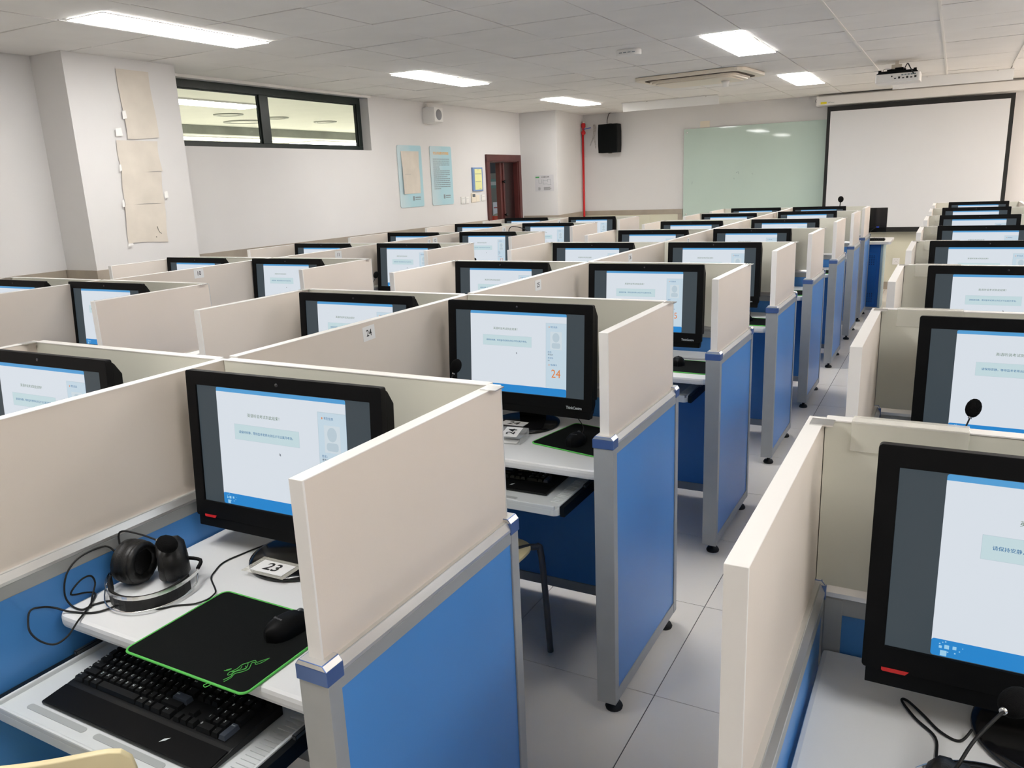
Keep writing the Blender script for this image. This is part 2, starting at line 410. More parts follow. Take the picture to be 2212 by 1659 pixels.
# right wall window (behind the frame edge): frame only, lets the daylight in
wf = MB()
for (a, b, c, d) in ((7.4, 9.8, 1.15, 1.21), (7.4, 9.8, 2.29, 2.35), (7.4, 7.46, 1.15, 2.35), (9.74, 9.8, 1.15, 2.35), (8.56, 8.62, 1.15, 2.35)):
    wf.box(XR+0.03, XR+0.08, a, b, c, d, 'window_green')
struct('window_2', wf)
# door: frame, one leaf closed, the other open into the hall
df = MB()
df.box(XL, XL+0.03, 8.255, 8.335, 0, 1.9095, 'door_wood'); df.box(XL, XL+0.03, 9.17, 9.245, 0, 1.9095, 'door_wood')
df.box(XL, XL+0.03, 8.255, 9.245, 1.91, 1.995, 'door_wood'); df.box(XL-0.2, XL+0.012, 8.335, 8.352, 0, 1.91, 'door_wood')
df.box(XL-0.2, XL+0.012, 9.155, 9.17, 0, 1.91, 'door_wood')
df.box(XL-0.2, XL+0.010, 8.352, 9.155, 1.895, 1.91, 'door_wood')
do = struct('door_1', df, 0.003)
l = MB(); l.box(XL-0.10, XL-0.055, 8.86, 9.155, 0.005, 1.89, 'door_dark'); lo1 = l.obj('door_leaf', do, 0.002)
l = MB()
for a, b, d in ((8.735, 8.77, 0.0), (8.77, 8.82, -0.012), (8.82, 8.86, 0.004)): l.box(XL-0.115, XL-0.045+d, a, b, 0.005, 1.89, 'door_wood')
l.obj('door_post', do, 0.003)
MB().lathe([(0.012, 0), (0.012, 0.02), (0.022, 0.03), (0.022, 0.045), (0.01, 0.05)], 'black_gloss', 16, (XL-0.045, 8.80, 1.63), 'x').obj('door_viewer', do)
MB().lathe([(0.012, 0), (0.012, 0.02), (0.022, 0.03), (0.022, 0.045), (0.01, 0.05)], 'black_gloss', 16, (XL-0.045, 8.83, 1.17), 'x').obj('door_handle', do)

# hall beyond the left wall, seen through window and door
mb = MB()
mb.box(-20, XL-0.2, -4, 22, -0.1, 0, 'hall_cream'); struct('floor_hall', mb)
mb = MB()
mb.box(-12.7, XL-0.2, -4, 22, 3.0, 3.1, 'hall_cream'); mb.box(-20, -12.9, -4, 22, 2.93, 3.1, 'hall_cream')
struct('ceiling_hall', mb)
mb = MB(); mb.box(-12.9, -12.7, -4, 22, 2.828, 3.1, 'hall_grey'); struct('trim_5', mb)
mb = MB(); mb.box(-20.1, -20, -4, 22, 0, 3.1, 'hall_cream'); mb.box(-20, XL-0.2, 22, 22.1, 0, 3.1, 'hall_cream'); mb.box(-20, XL-0.2, -4.1, -4, 0, 3.1, 'hall_cream'); struct('wall_hall', mb)
def strip_lamp(x0, x1, y0, y1, z, label):
    t = thing('strip_light', label, 'ceiling light', ((x0+x1)/2, (y0+y1)/2, z))
    MB().box(-(x1-x0)/2-0.02, (x1-x0)/2+0.02, -(y1-y0)/2-0.02, (y1-y0)/2+0.02, -0.025, 0, 'white_plastic').obj('frame', t)
    MB().box(-(x1-x0)/2, (x1-x0)/2, -(y1-y0)/2, (y1-y0)/2, -0.032, -0.0251, 'hall_lamp').obj('diffuser', t)
strip_lamp(-9.66, -9.13, 4.0, 8.72, 3.0, 'long white strip light on hall ceiling, seen through left window pane')
strip_lamp(-15.1, -14.4, 6.0, 14.2, 2.93, 'bright strip light beyond grey beam, low in left window pane')
strip_lamp(-16.2, -14.4, 15.8, 21.6, 2.93, 'bright strip light beyond grey beam, low in right window pane')
for i, (x, y, r, lb) in enumerate(((-10.7, 9.38, 0.26, 'small round grey ceiling vent seen through left window pane'), (-11.65, 10.68, 0.42, 'larger grey ceiling vent near beam, seen through left window pane'),
                                   (-10.68, 10.56, 0.22, 'round grey ceiling ring just right of window mullion'), (-10.79, 12.05, 0.24, 'round grey ceiling vent at right end of right window pane'))):
    t = thing('ceiling_vent', lb, 'ceiling vent', (x, y, 3.0))
    MB().lathe([(r*0.7, -0.004), (r*0.72, -0.018), (r*0.98, -0.018), (r, 0)], 'hall_grey', 28).obj('ring', t)
    MB().lathe([(0.001, -0.008), (r*0.7, -0.008), (r*0.7, -0.001)], 'hall_cream', 28).obj('plate', t)
# display wall standing in the hall behind the door
mb = MB(); mb.box(-7.1, -7.0, 11.7, 13.6, 0, 1.80, 'hall_wall'); mb.box(-7.1, -7.0, 11.7, 13.6, 1.80, 2.75, 'hall_black'); struct('wall_display', mb)
t = thing('notice_banner', 'dark green banner panel on hall wall seen through open door', 'banner', (-7.0, 12.42, 1.61))
MB().box(0.001, 0.012, -0.36, 0.36, -0.085, 0.085, 'hall_green').obj('sheet', t); MB().box(0.0125, 0.014, -0.25, 0.1, -0.03, 0.035, 'hall_grey').obj('printing', t)
t = thing('notice_poster', 'blue and orange poster low on hall wall seen through open door', 'poster', (-7.0, 12.62, 1.07))
MB().box(0.001, 0.01, -0.08, 0.14, -0.14, 0.14, 'hall_blue').obj('sheet', t); MB().box(0.0105, 0.012, -0.04, 0.12, 0.01, 0.11, 'paper_grey').obj('picture', t); MB().box(0.0105, 0.013, -0.08, 0.14, -0.14, -0.02, 'hall_orange').obj('footer', t)
t = thing('notice_poster', 'pale poster with red bar on hall wall seen through open door', 'poster', (-7.0, 12.38, 1.10))
MB().box(0.001, 0.008, -0.11, 0.11, -0.16, 0.16, 'paper_grey').obj('sheet', t); MB().box(0.0085, 0.01, -0.09, 0.09, 0.045, 0.065, 'hall_red').obj('heading', t)
t = thing('red_bin', 'red tub standing low behind open door in the hall', 'bin', (-6.7, 12.0, 0))
MB().lathe([(0.13, 0), (0.16, 1.0), (0.17, 1.02), (0.15, 1.02), (0.12, 0.9)], 'hall_red', 20).obj('body', t); MB().sphere((0, 0, 1.0), 0.14, 'hall_grey', 16, 1, 1, 0.5).obj('bundle', t)

# ------------------------------------------------------------------ ceiling lights
lights = [(-3.375, 1.615, 'long ceiling light panel nearest the camera, above left pillar'),
          (-3.46, 4.66, 'ceiling light panel left of centre, second along the left wall'),
          (-3.52, 7.72, 'small-looking ceiling light panel above the corner column'),
          (-0.728, 4.66, 'largest ceiling light panel right of centre, nearer the camera'),
          (-0.735, 7.6, 'ceiling light panel right of the air conditioner, near the front wall')]
for k, (x, y) in enumerate([(-3.4, -1.5), (-0.73, 1.615), (-0.73, -1.5), (1.94, -1.5), (1.94, 1.615), (1.94, 4.66), (1.94, 7.6), (3.9, -1.5), (3.9, 1.615), (3.9, 4.66), (3.9, 7.6)]):
    lights.append((x, y, 'ceiling light panel outside the picture above the %s' % ('back of the room', 'desks behind the camera', 'aisle', 'right block')[k % 4]))
lp = None
for x, y, lb in lights:
    loc = (x, y+0.605, ZC-0.004)
    if lp is None:
        lp = thing('ceiling_light', lb, 'ceiling light', loc, group='ceiling light panels')
        f = MB()
        for a, b, c, d in ((-0.15, 0.15, -0.6, -0.592), (-0.15, 0.15, 0.592, 0.6), (-0.15, -0.142, -0.6, 0.6), (0.142, 0.15, -0.6, 0.6)): f.box(a, b, c, d, -0.0045, 0.002, 'white_plastic')
        f.obj('frame', lp); MB().box(-0.1495, 0.1495, -0.5995, 0.5995, -0.0075, -0.0046, 'diffuser').obj('diffuser', lp)
    else: dup(lp, loc, label=lb)

# ------------------------------------------------------------------ cubicles (two seats each)
W, P, HR, HT = 0.803, 0.59, 0.904, 1.20
def side_partition(parent, x, right_visible, P=0.59):
    f = MB(); h = 0.03
    yb = 0.03
    f.box(x-h, x+h, -P, -P+0.03, 0.045, HR-0.03, 'aluminium')         # front post
    f.box(x-h, x+h, 0.0, yb, 0.045, HR-0.03, 'aluminium')           # rear post
    f.box(x-h+0.001, x+h-0.001, -P+0.03, 0.0, 0.045, 0.085, 'aluminium')             # bottom rail
    f.box(x-h+0.001, x+h-0.001, -P+0.03, 0.0, HR-0.055, HR-0.028, 'aluminium')       # top rail
    f.prism([(x-h, HR-0.028), (x+h, HR-0.028), (x+h, HR-0.020), (x+h-0.008, HR-0.004), (x-h+0.008, HR-0.004), (x-h, HR-0.020)], 'y', -P+0.034, 0.0, 'bright_aluminium')
    fr = f.obj('side_partition', parent, 0.0015)
    MB().box(x-h+0.004, x+h-0.004, -P+0.031, -0.001, 0.086, HR-0.056, 'blue_board').obj('lower_panel', fr)
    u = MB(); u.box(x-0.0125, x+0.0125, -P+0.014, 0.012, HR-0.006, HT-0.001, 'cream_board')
    uo = u.obj('upper_board', fr)
    e = MB(); e.box(x-0.0135, x+0.0135, -P+0.010, -P+0.0145, HR-0.006, HT, 'board_edge'); e.box(x-0.0135, x+0.0135, -P+0.010, 0.0135, HT-0.0012, HT+0.001, 'board_edge')
    e.box(x-0.0137, x+0.0137, 0.0115, 0.0150, HR-0.006, HT, 'aluminium'); e.obj('edge_strip', fr, 0.001)
    for y0, y1 in ((-P-0.003, -P+0.036), (-0.004, 0.033)):
        c = MB(); c.box(x-h-0.002, x+h+0.002, y0, y1, HR-0.034, HR-0.008, 'cap_blue')
        c.prism([(x-h-0.002, HR-0.008), (x+h+0.002, HR-0.008), (x+h-0.006, HR+0.002), (x-h+0.006, HR+0.002)], 'y', y0, y1, 'bright_aluminium')
        c.obj('post_cap', fr, 0.0012)
    for y in (-P+0.05, -0.03):
        MB().lathe([(0.026, 0.0), (0.028, 0.007), (0.022, 0.018), (0.009, 0.020), (0.009, 0.05)], 'black_rubber', 16, (x+0.005, y, 0)).obj('levelling_foot', fr)
    MB().box(x-0.006, x+0.03, -0.04, -0.004, HT+0.0005, HT+0.003, 'steel').obj('corner_clip', fr) if right_visible else None
def back_partition(parent, x0, x1):
    f = MB(); a, b = x0+0.030, x1-0.030
    f.box(a, a+0.03, -0.001, 0.031, 0.045, HR-0.03, 'aluminium'); f.box(b-0.03, b, -0.001, 0.031, 0.045, HR-0.03, 'aluminium')
    f.box(a, b, 0.0, 0.030, 0.045, 0.085, 'aluminium'); f.box(a, b, 0.0, 0.030, HR-0.06, HR-0.028, 'aluminium')
    f.prism([(-0.002, HR-0.028), (0.032, HR-0.028), (0.032, HR-0.018), (0.026, HR-0.004), (0.004, HR-0.004), (-0.002, HR-0.018)], 'x', a, b, 'bright_aluminium')
    fr = f.obj('back_partition', parent, 0.0015)
    MB().box(a+0.03, b-0.03, 0.003, 0.027, 0.086, HR-0.061, 'blue_board').obj('lower_panel', fr)
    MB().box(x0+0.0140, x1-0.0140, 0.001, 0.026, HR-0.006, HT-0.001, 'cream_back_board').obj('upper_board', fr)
    MB().box(x0+0.0140, x1-0.0140, 0.000, 0.027, HT-0.0012, HT+0.001, 'board_edge').obj('edge_strip', fr)
def desktop(parent, x0, x1):
    a, b = x0+0.032, x1-0.032; y0, y1 = -0.538, -0.003; r = 0.03
    pts = [(a, y1), (a, y0+r)]
    pts += [(a+r-r*math.cos(PI/2*i/5), y0+r-r*math.sin(PI/2*i/5)) for i in range(1, 6)]
    pts += [(b-r+r*math.sin(PI/2*i/5), y0+r-r*math.cos(PI/2*i/5)) for i in range(0, 6)]
    pts += [(b, y1)]
    d = MB(); d.prism(pts, 'z', 0.747, 0.775, 'desktop'); d.obj('desktop', parent, 0.009)
def make_cubicle(label, loc, group):
    t = thing('study_cubicle', label, 'cubicle', loc, group=group)
    for i, x in enumerate((-2*W, -W, 0.0)): side_partition(t, x, i != 1, 1.162 if i == 1 else 0.59)
    for x0 in (-2*W, -W): back_partition(t, x0, x0+W); desktop(t, x0, x0+W)
    return t
def stretch(t, gap):
    # the middle partition runs forward to the cubicle in front
    for c in t.children:
        if c.name.startswith('side_partition') and min(v.co.y for v in c.data.vertices) < -1: c.scale = (1, (gap-0.034)/1.162, 1)
ORD = ['nearest', 'second', 'third', 'fourth', 'fifth', 'sixth', 'seventh', 'last']
MIDY = [0.01, 1.20, 2.39, 3.61, 4.83, 6.12, 7.38, 8.42]
LEFT = [(-2.30, 1.26), (-2.25, 2.44), (-2.205, 3.56), (-2.21, 4.73), (-2.25, 5.98), (-2.19, 7.03)]
RIGY = [0.0, 1.20, 2.42, 3.66, 4.87, 6.20, 7.50, 8.80]
c0 = None
for k, y in enumerate(MIDY):
    lb = 'blue and cream two-seat cubicle, %s in the middle block' % (ORD[k] if k in (0,) else ORD[k]+' from camera' if k < 7 else 'farthest')
    if c0 is None: c0 = make_cubicle(lb, (0.0, y, 0), 'middle block of study cubicles')
    else: stretch(dup(c0, (0.0, y, 0), label=lb), y-MIDY[k-1])
for k, (x, y) in enumerate(LEFT):
    stretch(dup(c0, (x, y, 0), label='blue and cream two-seat cubicle, %s in the block by the left wall' % ('nearest' if k == 0 else 'farthest' if k == 5 else ORD[k]+' from camera'), group='left block of study cubicles'), y-(LEFT[k-1][1] if k else 0.06))
for k, y in enumerate(RIGY):
    stretch(dup(c0, (0.638+2*W, y, 0), label='blue and cream cubicle, %s in the block right of the aisle' % ('nearest' if k == 0 else 'farthest' if k == 7 else ORD[k]+' from camera'), group='right block of study cubicles'), y-(RIGY[k-1] if k else -1.2))

# ------------------------------------------------------------------ all-in-one computers
def screen_mb(num):
    """screen in the plane y=0 facing -Y, x in +-0.25, z 0..0.282; number text returned separately"""
    s = MB(); q = MB()
    def rect(x0, x1, z0, z1, d, m): s.add([(x0, -d, z0), (x1, -d, z0), (x1, -d, z1), (x0, -d, z1)], [(0, 1, 2, 3)], m)
    def rr(x0, x1, z0, z1, r, d, m):
        p = rrect(x0, x1, z0, z1, r, 4); s.add([(a, -d, b) for a, b in p], [tuple(range(len(p)))], m)
    s.box(-0.25, 0.25, 0.0, 0.004, 0, 0.282, 'screen_dark')
    px0, px1, H = -0.1885, 0.1845, 0.282; PW = px1-px0
    X = lambda u: px0+PW*u
    Z = lambda v: H*(1-v)
    rr(px0, px1, Z(0.995), Z(0.005), 0.004, 0.0003, 'screen_topbar')
    rect(px0, px1, Z(0.91), Z(0.038), 0.0006, 'screen_page')
    rr(px0, px1, Z(0.995), Z(0.90), 0.004, 0.0008, 'screen_botbar')
    rect(X(0.795), px1, Z(0.90), Z(0.115), 0.0009, 'screen_avatar'); rect(X(0.798), px1, Z(0.90), Z(0.119), 0.0010, 'screen_panel')
    rect(X(0.135), X(0.65), Z(0.425), Z(0.295), 0.0009, 'screen_avatar'); rect(X(0.1365), X(0.6485), Z(0.423), Z(0.297), 0.0010, 'screen_box')
    rect(X(0.84), X(0.955), Z(0.43), Z(0.215), 0.0012, 'screen_photo')
    p = [(X(0.897)+0.013*math.cos(a*PI/10), Z(0.285)+0.016*math.sin(a*PI/10)) for a in range(20)]; s.add([(a, -0.0014, b) for a, b in p], [tuple(range(20))], 'screen_avatar')
    rr(X(0.855), X(0.94), Z(0.415), Z(0.35), 0.006, 0.0014, 'screen_avatar')
    rect(X(0.825), X(0.832), Z(0.17), Z(0.155), 0.0012, 'screen_orange'); rect(X(0.825), X(0.832), Z(0.625), Z(0.61), 0.0012, 'screen_orange')
    T = lambda u, v: face_ny(X(u), -0.0013, Z(v))
    put_text(s, '英语听说考试到此结束！', 0.0092, 'screen_ink_green', T(0.385, 0.215))
    put_text(s, '请保持安静，等待监考老师允许后才可以离开考场。', 0.0072, 'screen_ink_blue', T(0.3925, 0.36), bold=0.0001)
    put_text(s, '考生信息', 0.0066, 'screen_ink_blue', T(0.840, 0.163), 'LEFT', 0.0001)
    put_text(s, '姓名：', 0.0066, 'screen_ink_blue', T(0.815, 0.463), 'LEFT')
    put_text(s, '考生%s' % num if num else '考生', 0.0066, 'screen_ink_dark', T(0.815, 0.493), 'LEFT', 0.0001)
    put_text(s, '考试号:', 0.0066, 'screen_ink_blue', T(0.815, 0.535), 'LEFT')
    if num: put_text(s, num, 0.0066, 'screen_ink_dark', T(0.815, 0.564), 'LEFT')
    put_text(s, '考试账号', 0.0062, 'screen_ink_blue', T(0.842, 0.617), 'LEFT', 0.0001)
    s.add([(X(0.49)+a, -0.0013, Z(0.49)+b) for a, b in ((0, 0), (0.0045, -0.0045), (0.0025, -0.0045), (0.0035, -0.0075), (0.0025, -0.0078), (0.0014, -0.005), (0, -0.0065))], [(6, 5, 4, 3, 2, 1, 0)], 'screen_ink_dark')
    for (a, b, c) in ((0.045, 0.975, 0.0085), (0.055, 0.938, 0.0062), (0.082, 0.936, 0.005), (0.033, 0.942, 0.004), (0.03, 0.925, 0.0018), (0.06, 0.965, 0.0018), (0.085, 0.965, 0.002), (0.1, 0.95, 0.0018), (0.05, 0.91, 0.0018), (0.04, 0.915, 0.0015), (0.11, 0.93, 0.0012)):
        rect(X(a)-c/2, X(a)+c/2, Z(b)-c/2, Z(b)+c/2, 0.0012, 'screen_logo')
    if num: put_text(q, num, 0.040, 'screen_orange', face_ny(X(0.897), -0.0014, Z(0.725)), sx=0.9)
    return s, q
scr_cache = {}
def screen_meshes(num):
    if num not in scr_cache:
        s, q = screen_mb(num); scr_cache[num] = (s.mesh('screen'), q.mesh('seat_number') if num else None)
    return scr_cache[num]
HW, BZ, TZ = 0.28, 0.068, 0.440      # half width, bottom and top of bezel above desk
def build_monitor():
    t = thing('desktop_computer', 'x', 'computer', (0, 0, 0))
    TM = Matrix.Translation((0, -0.052, 0.25)) @ Matrix.Rotation(math.radians(-4), 4, 'X') @ Matrix.Translation((0, 0, -0.25))
    # bezel: frame around the screen, face at y=0 in the tilted frame
    b = MB(); d = 0.018
    po = rrect(-HW, HW, 0.085, TZ, 0.006, 4); pi_ = rrect(-0.25, 0.25, 0.125, 0.407, 0.0008, 4); n_ = len(po)
    vs = [(x, 0, z) for x, z in po]+[(x, 0, z) for x, z in pi_]+[(x, d, z) for x, z in po]+[(x, 0.0055, z) for x, z in pi_]
    fs = []
    for i in range(n_):
        j = (i+1) % n_; fs += [(i, j, j+n_, i+n_), (j, i, i+2*n_, j+2*n_), (i+n_, j+n_, j+3*n_, i+3*n_)]
    fs.append(tuple(range(2*n_, 3*n_))[::-1])
    b.add(vs, fs, 'black_plastic')
    b.prism([(-HW+0.006, 0.085), (HW-0.006, 0.085), (HW-0.010, BZ-0.010), (-HW+0.006, BZ-0.008)], 'y', 0.002, 0.030, 'black_plastic')
    b.xf(TM); bo = b.obj('bezel', t, 0.0012)
    r = MB(); r.prism([(-0.252, 0.0905), (-0.214, 0.0905), (-0.219, 0.0845), (-0.250, 0.0845), (-0.252, 0.086)], 'y', -0.0008, 0.0015, 'badge_red'); r.xf(TM); r.obj('red_badge', bo)
    r = MB(); put_text(r, 'ThinkCentre', 0.0135, 'key_legend', face_ny(0.215, -0.0006, 0.094), bold=0.0003, sx=0.82); r.xf(TM); r.obj('name_lettering', bo)
    r = MB(); r.lathe([(0.0001, -0.0010), (0.004, -0.0010), (0.0045, 0)], 'lens_glass', 16, (0, 0, 0.424), 'y'); r.xf(TM); r.obj('webcam', bo)
    # housing: thicker body behind with sloped top corners
    h = MB()
    prof = [(0.018, 0.078), (0.018, 0.432), (0.026, 0.430), (0.050, 0.385), (0.060, 0.36), (0.060, 0.10), (0.045, 0.070)]
    h.prism(prof, 'x', -HW+0.012, HW-0.012, 'black_matte')
    h.prism([(0.018, 0.12), (0.018, 0.434), (0.026, 0.428), (0.046, 0.400), (0.048, 0.12)], 'x', -HW+0.001, HW-0.001, 'black_matte')
    h.xf(TM); ho = h.obj('rear_housing', t, 0.003)
    v = MB()
    for k in range(7): v.box(-0.15, 0.15, 0.0595, 0.0612, 0.20+k*0.018, 0.206+k*0.018, 'rail_black')
    v.xf(TM); v.obj('vent_slots', ho)
    n = MB(); n.prism([(-0.055, 0.0), (0.055, 0.0), (0.045, 0.02), (-0.045, 0.02)], 'z', 0.012, 0.24, 'black_plastic'); n.xf(Matrix.Translation((0, 0.045, 0))); n.obj('stand_neck', t, 0.004)
    MB().lathe([(0.122, 0.0), (0.125, 0.003), (0.124, 0.009), (0.112, 0.013), (0.001, 0.014)], 'black_gloss', 48, (0, -0.013, 0)).obj('stand_base', t)
    so = bpy.data.objects.new('screen', screen_meshes('')[0]); COL.objects.link(so); so.parent = t
    so.matrix_local = TM @ Matrix.Translation((0, 0.0045, 0.125))
    return t
TMs = Matrix.Translation((0, -0.052, 0.25)) @ Matrix.Rotation(math.radians(-4), 4, 'X') @ Matrix.Translation((0, 0, -0.25)) @ Matrix.Translation((0, 0.0045, 0.125))
MON = build_monitor(); first = [True]
def monitor(xl, ytop, num, label, group, yaw=0.0, scale=1.0, dz=0.0):
    loc = (xl+HW, ytop+0.065, 0.775+dz)
    if first[0]: t = MON; t.location = loc; t.rotation_euler = (0, 0, yaw); first[0] = False; t['label'] = label; t['group'] = group
    else: t = dup(MON, loc, yaw, label, group)
    if num:
        for c in t.children:
            if c.name.startswith('screen'):
                c.data = screen_meshes(num)[0]
                for gch in list(c.children): bpy.data.objects.remove(gch)
                if screen_meshes(num)[1]:
                    q = bpy.data.objects.new('seat_number', screen_meshes(num)[1]); COL.objects.link(q); q.parent = c
    return t
G1, G2, G3, G4, G5 = 'computers on right seats of middle block', 'computers on left seats of middle block', 'computers on right seats of left block', 'computers on left seats of left block', 'computers in the right block'
MR = [(-0.742, -0.165, 0.03), (-0.742, 0.962, -0.01), (-0.715, 2.18, 0.02), (-0.708, 3.405, 0), (-0.742, 4.60, -0.03), (-0.721, 5.80, -0.01), (-0.748, 7.17, 0.03), (-0.775, 8.19, 0)]
for k, (x, y, a) in enumerate(MR):
    n = ['23', '24', '25', '26', '27', '28', '29', '30'][k]
    monitor(x, y, n, ['black computer beside headphones, its screen and base card at seat 23', 'black computer at seat 24 behind a clear card holder, screen showing 24', 'black computer whose screen shows an orange 25'][k] if k < 3 else
            'black computer on right seat of the middle block, %s cubicle%s' % (ORD[k] if k < 7 else 'farthest', ' from camera' if k < 7 else ''), G1, a)
ML = [(-1.60, -0.175, 0.02), (-1.486, 1.005, 0.0), (-1.50, 2.20, -0.03), (-1.482, 3.375, 0), (-1.475, 4.55, -0.02), (-1.503, 5.69, 0), (-1.477, 6.96, 0), (-1.463, 8.18, 0)]
for k, (x, y, a) in enumerate(ML):
    monitor(x, y, '', 'black computer on left seat of the middle block, %s cubicle%s' % ('nearest' if k == 0 else ORD[k] if k < 7 else 'farthest', '' if k in (0, 7) else ' from camera'), G2, a)
LR = [(-3.105, 1.075, 0.01), (-3.031, 2.24, 0.0), (-2.925, 3.36, -0.03), (-2.935, 4.53, -0.04), (-2.945, 5.73, -0.03), (-2.94, 6.83, -0.03)]
for k, (x, y, a) in enumerate(LR):
    monitor(x, y, ['9', '10', '11', '12', '13', '14'][k], 'black computer on right seat of left block, %s cubicle%s' % ('nearest' if k == 0 else 'farthest' if k == 5 else ORD[k], '' if k in (0, 5) else ' from camera') + (', screen showing 12' if k == 3 else ''), G3, a)
LL = [(-3.83, 1.05, 0.0), (-3.83, 2.24, -0.02), (-3.735, 3.36, -0.02), (-3.70, 4.52, -0.03), (-3.76, 5.76, -0.03), (-3.76, 6.84, -0.03)]
for k, (x, y, a) in enumerate(LL):
    monitor(x, y, '', 'black computer beside the left wall, %s cubicle%s' % ('nearest' if k == 0 else 'farthest' if k == 5 else ORD[k], '' if k in (0, 5) else ' from camera'), G4, a)
RR = [(0.744, -0.17, 0), (0.758, 0.99, -0.01), (0.744, 2.25, 0), (0.719, 3.48, 0.02), (0.736, 4.70, -0.01), (0.728, 6.00, 0), (0.729, 7.32, 0), (0.774, 8.60, 0)]
for k, (x, y, a) in enumerate(RR):
    monitor(x, y, '', 'large black computer at bottom right corner of the photo' if k == 0 else 'black computer in the block right of the aisle, %s cubicle%s' % (ORD[k] if k < 7 else 'farthest', ' from camera' if k < 7 else ''), G5, a)

# ------------------------------------------------------------------ number cards
def base_card(num, x, y, z, rz, label, clear=True):
    t = thing('number_card', label, 'number card', (x, y, z), rz)
    MB().box(-0.046, 0.046, -0.0245, 0.0245, 0, 0.0006, 'paper').obj('card', t)
    q = MB(); put_text(q, num, 0.043, 'ink', flat(0, 0, 0.0009), bold=0.0009); q.obj('number', t)
    if clear: 
        c_t = MB()
        for a, b, c, d in ((-0.060, 0.060, 0.0255, 0.036), (-0.060, 0.060, -0.036, -0.0255), (-0.060, -0.047, -0.036, 0.036), (0.047, 0.060, -0.036, 0.036)): c_t.box(a, b, c, d, 0.0002, 0.0005, 'clear_film')
        c_t.obj('clear_tape', t)
base_card('23', -0.468, -0.206, 0.7895, 0.03, 'white card reading 23 taped on black computer stand')
base_card('24', -0.480, 0.966, 0.7895, 0.03, 'white card reading 24 lying on black computer stand', False)
t = thing('card_holder', 'clear plastic holder with a white card reading 24 on the desk', 'card holder', (-0.42, 0.838, 0.775), 0.14)
h = MB()
h.box(-0.055, 0.045, -0.045, 0.045, 0.0, 0.0015, 'clear_plastic'); h.box(-0.055, 0.045, 0.0435, 0.045, 0.0015, 0.03, 'clear_plastic')
h.quad((-0.055, 0.045, 0.032), (0.045, 0.045, 0.032), (0.045, -0.040, 0.020), (-0.055, -0.040, 0.020), 'clear_plastic')
for x in (-0.055, 0.0435): h.box(x, x+0.0015, -0.045, 0.045, 0.0015, 0.018, 'clear_plastic')
h.obj('case', t)
MB().add([(-0.030, -0.034, 0.0225), (0.028, -0.034, 0.0225), (0.028, 0.038, 0.033), (-0.030, 0.038, 0.033)], [(0, 1, 2, 3)], 'paper').obj('card', t)
q = MB(); put_text(q, '24', 0.042, 'ink', Matrix.Translation((0, 0.002, 0.029)) @ Matrix.Rotation(0.145, 4, 'X') @ Matrix.Rotation(PI/2, 4, 'Z'), bold=0.0007); q.obj('number', t)
MB().box(-0.035, 0.03, -0.042, -0.005, 0.002, 0.0028, 'paper').obj('folded_slip', t)
def sticker(num, x, y, z, label, s=1.0, tilt=0.0):
    t = thing('number_sticker', label, 'sticker', (x+0.0126, y, z), 0, 'seat number stickers on partitions')
    t.rotation_euler = (tilt, 0, 0)
    MB().box(0.0, 0.0008, -0.030*s, 0.030*s, -0.023*s, 0.023*s, 'paper').obj('card', t)
    q = MB(); put_text(q, num, 0.030*s, 'ink', face_px(0.0011, 0, 0), bold=0.0005, sx=0.9); q.obj('number', t)
sticker('24', -W, 0.596, 1.163, 'white sticker reading 24 on a cream partition top, nearest', tilt=0.05)
sticker('25', -W, 1.802, 1.160, 'white sticker reading 25 on a cream partition top')
sticker('26', -W, 2.985, 1.165, 'white sticker reading 26 on a cream partition top')
sticker('27', -W, 4.147, 1.168, 'white sticker reading 27 on a cream partition top', 0.9)
for n, xx, y, z in (('10', LEFT[1][0], 1.856, 1.168), ('11', LEFT[2][0], 3.04, 1.163), ('12', LEFT[3][0], 4.28, 1.163), ('13', LEFT[4][0], 5.556, 1.163), ('14', LEFT[5][0], 6.70, 1.165)):
    sticker(n, xx-W, y, z, 'white sticker reading %s on a cream partition in the left block' % n, 1.15)
sticker('12', LEFT[3][0]-W, 4.19, 1.163, 'small faded sticker just left of the white sticker reading 12', 0.75)
# clear plastic sleeves over partition tops, right block
for k, y in enumerate(RIGY[:6]):
    t = thing('label_sleeve', 'clear plastic sleeve over partition top of the %s cubicle right of the aisle' % ORD[k], 'label sleeve', (0.638+0.055, y, HT), 0, 'clear label sleeves on right block')
    m = MB(); m.box(0.0, 0.17, -0.004, -0.0025, -0.048, 0.003, 'clear_film'); m.box(0.0, 0.17, 0.029, 0.0305, -0.048, 0.003, 'clear_film'); m.box(0.0, 0.17, -0.004, 0.0305, 0.002, 0.0038, 'clear_film')
    m.obj('sleeve', t, 0.0006)

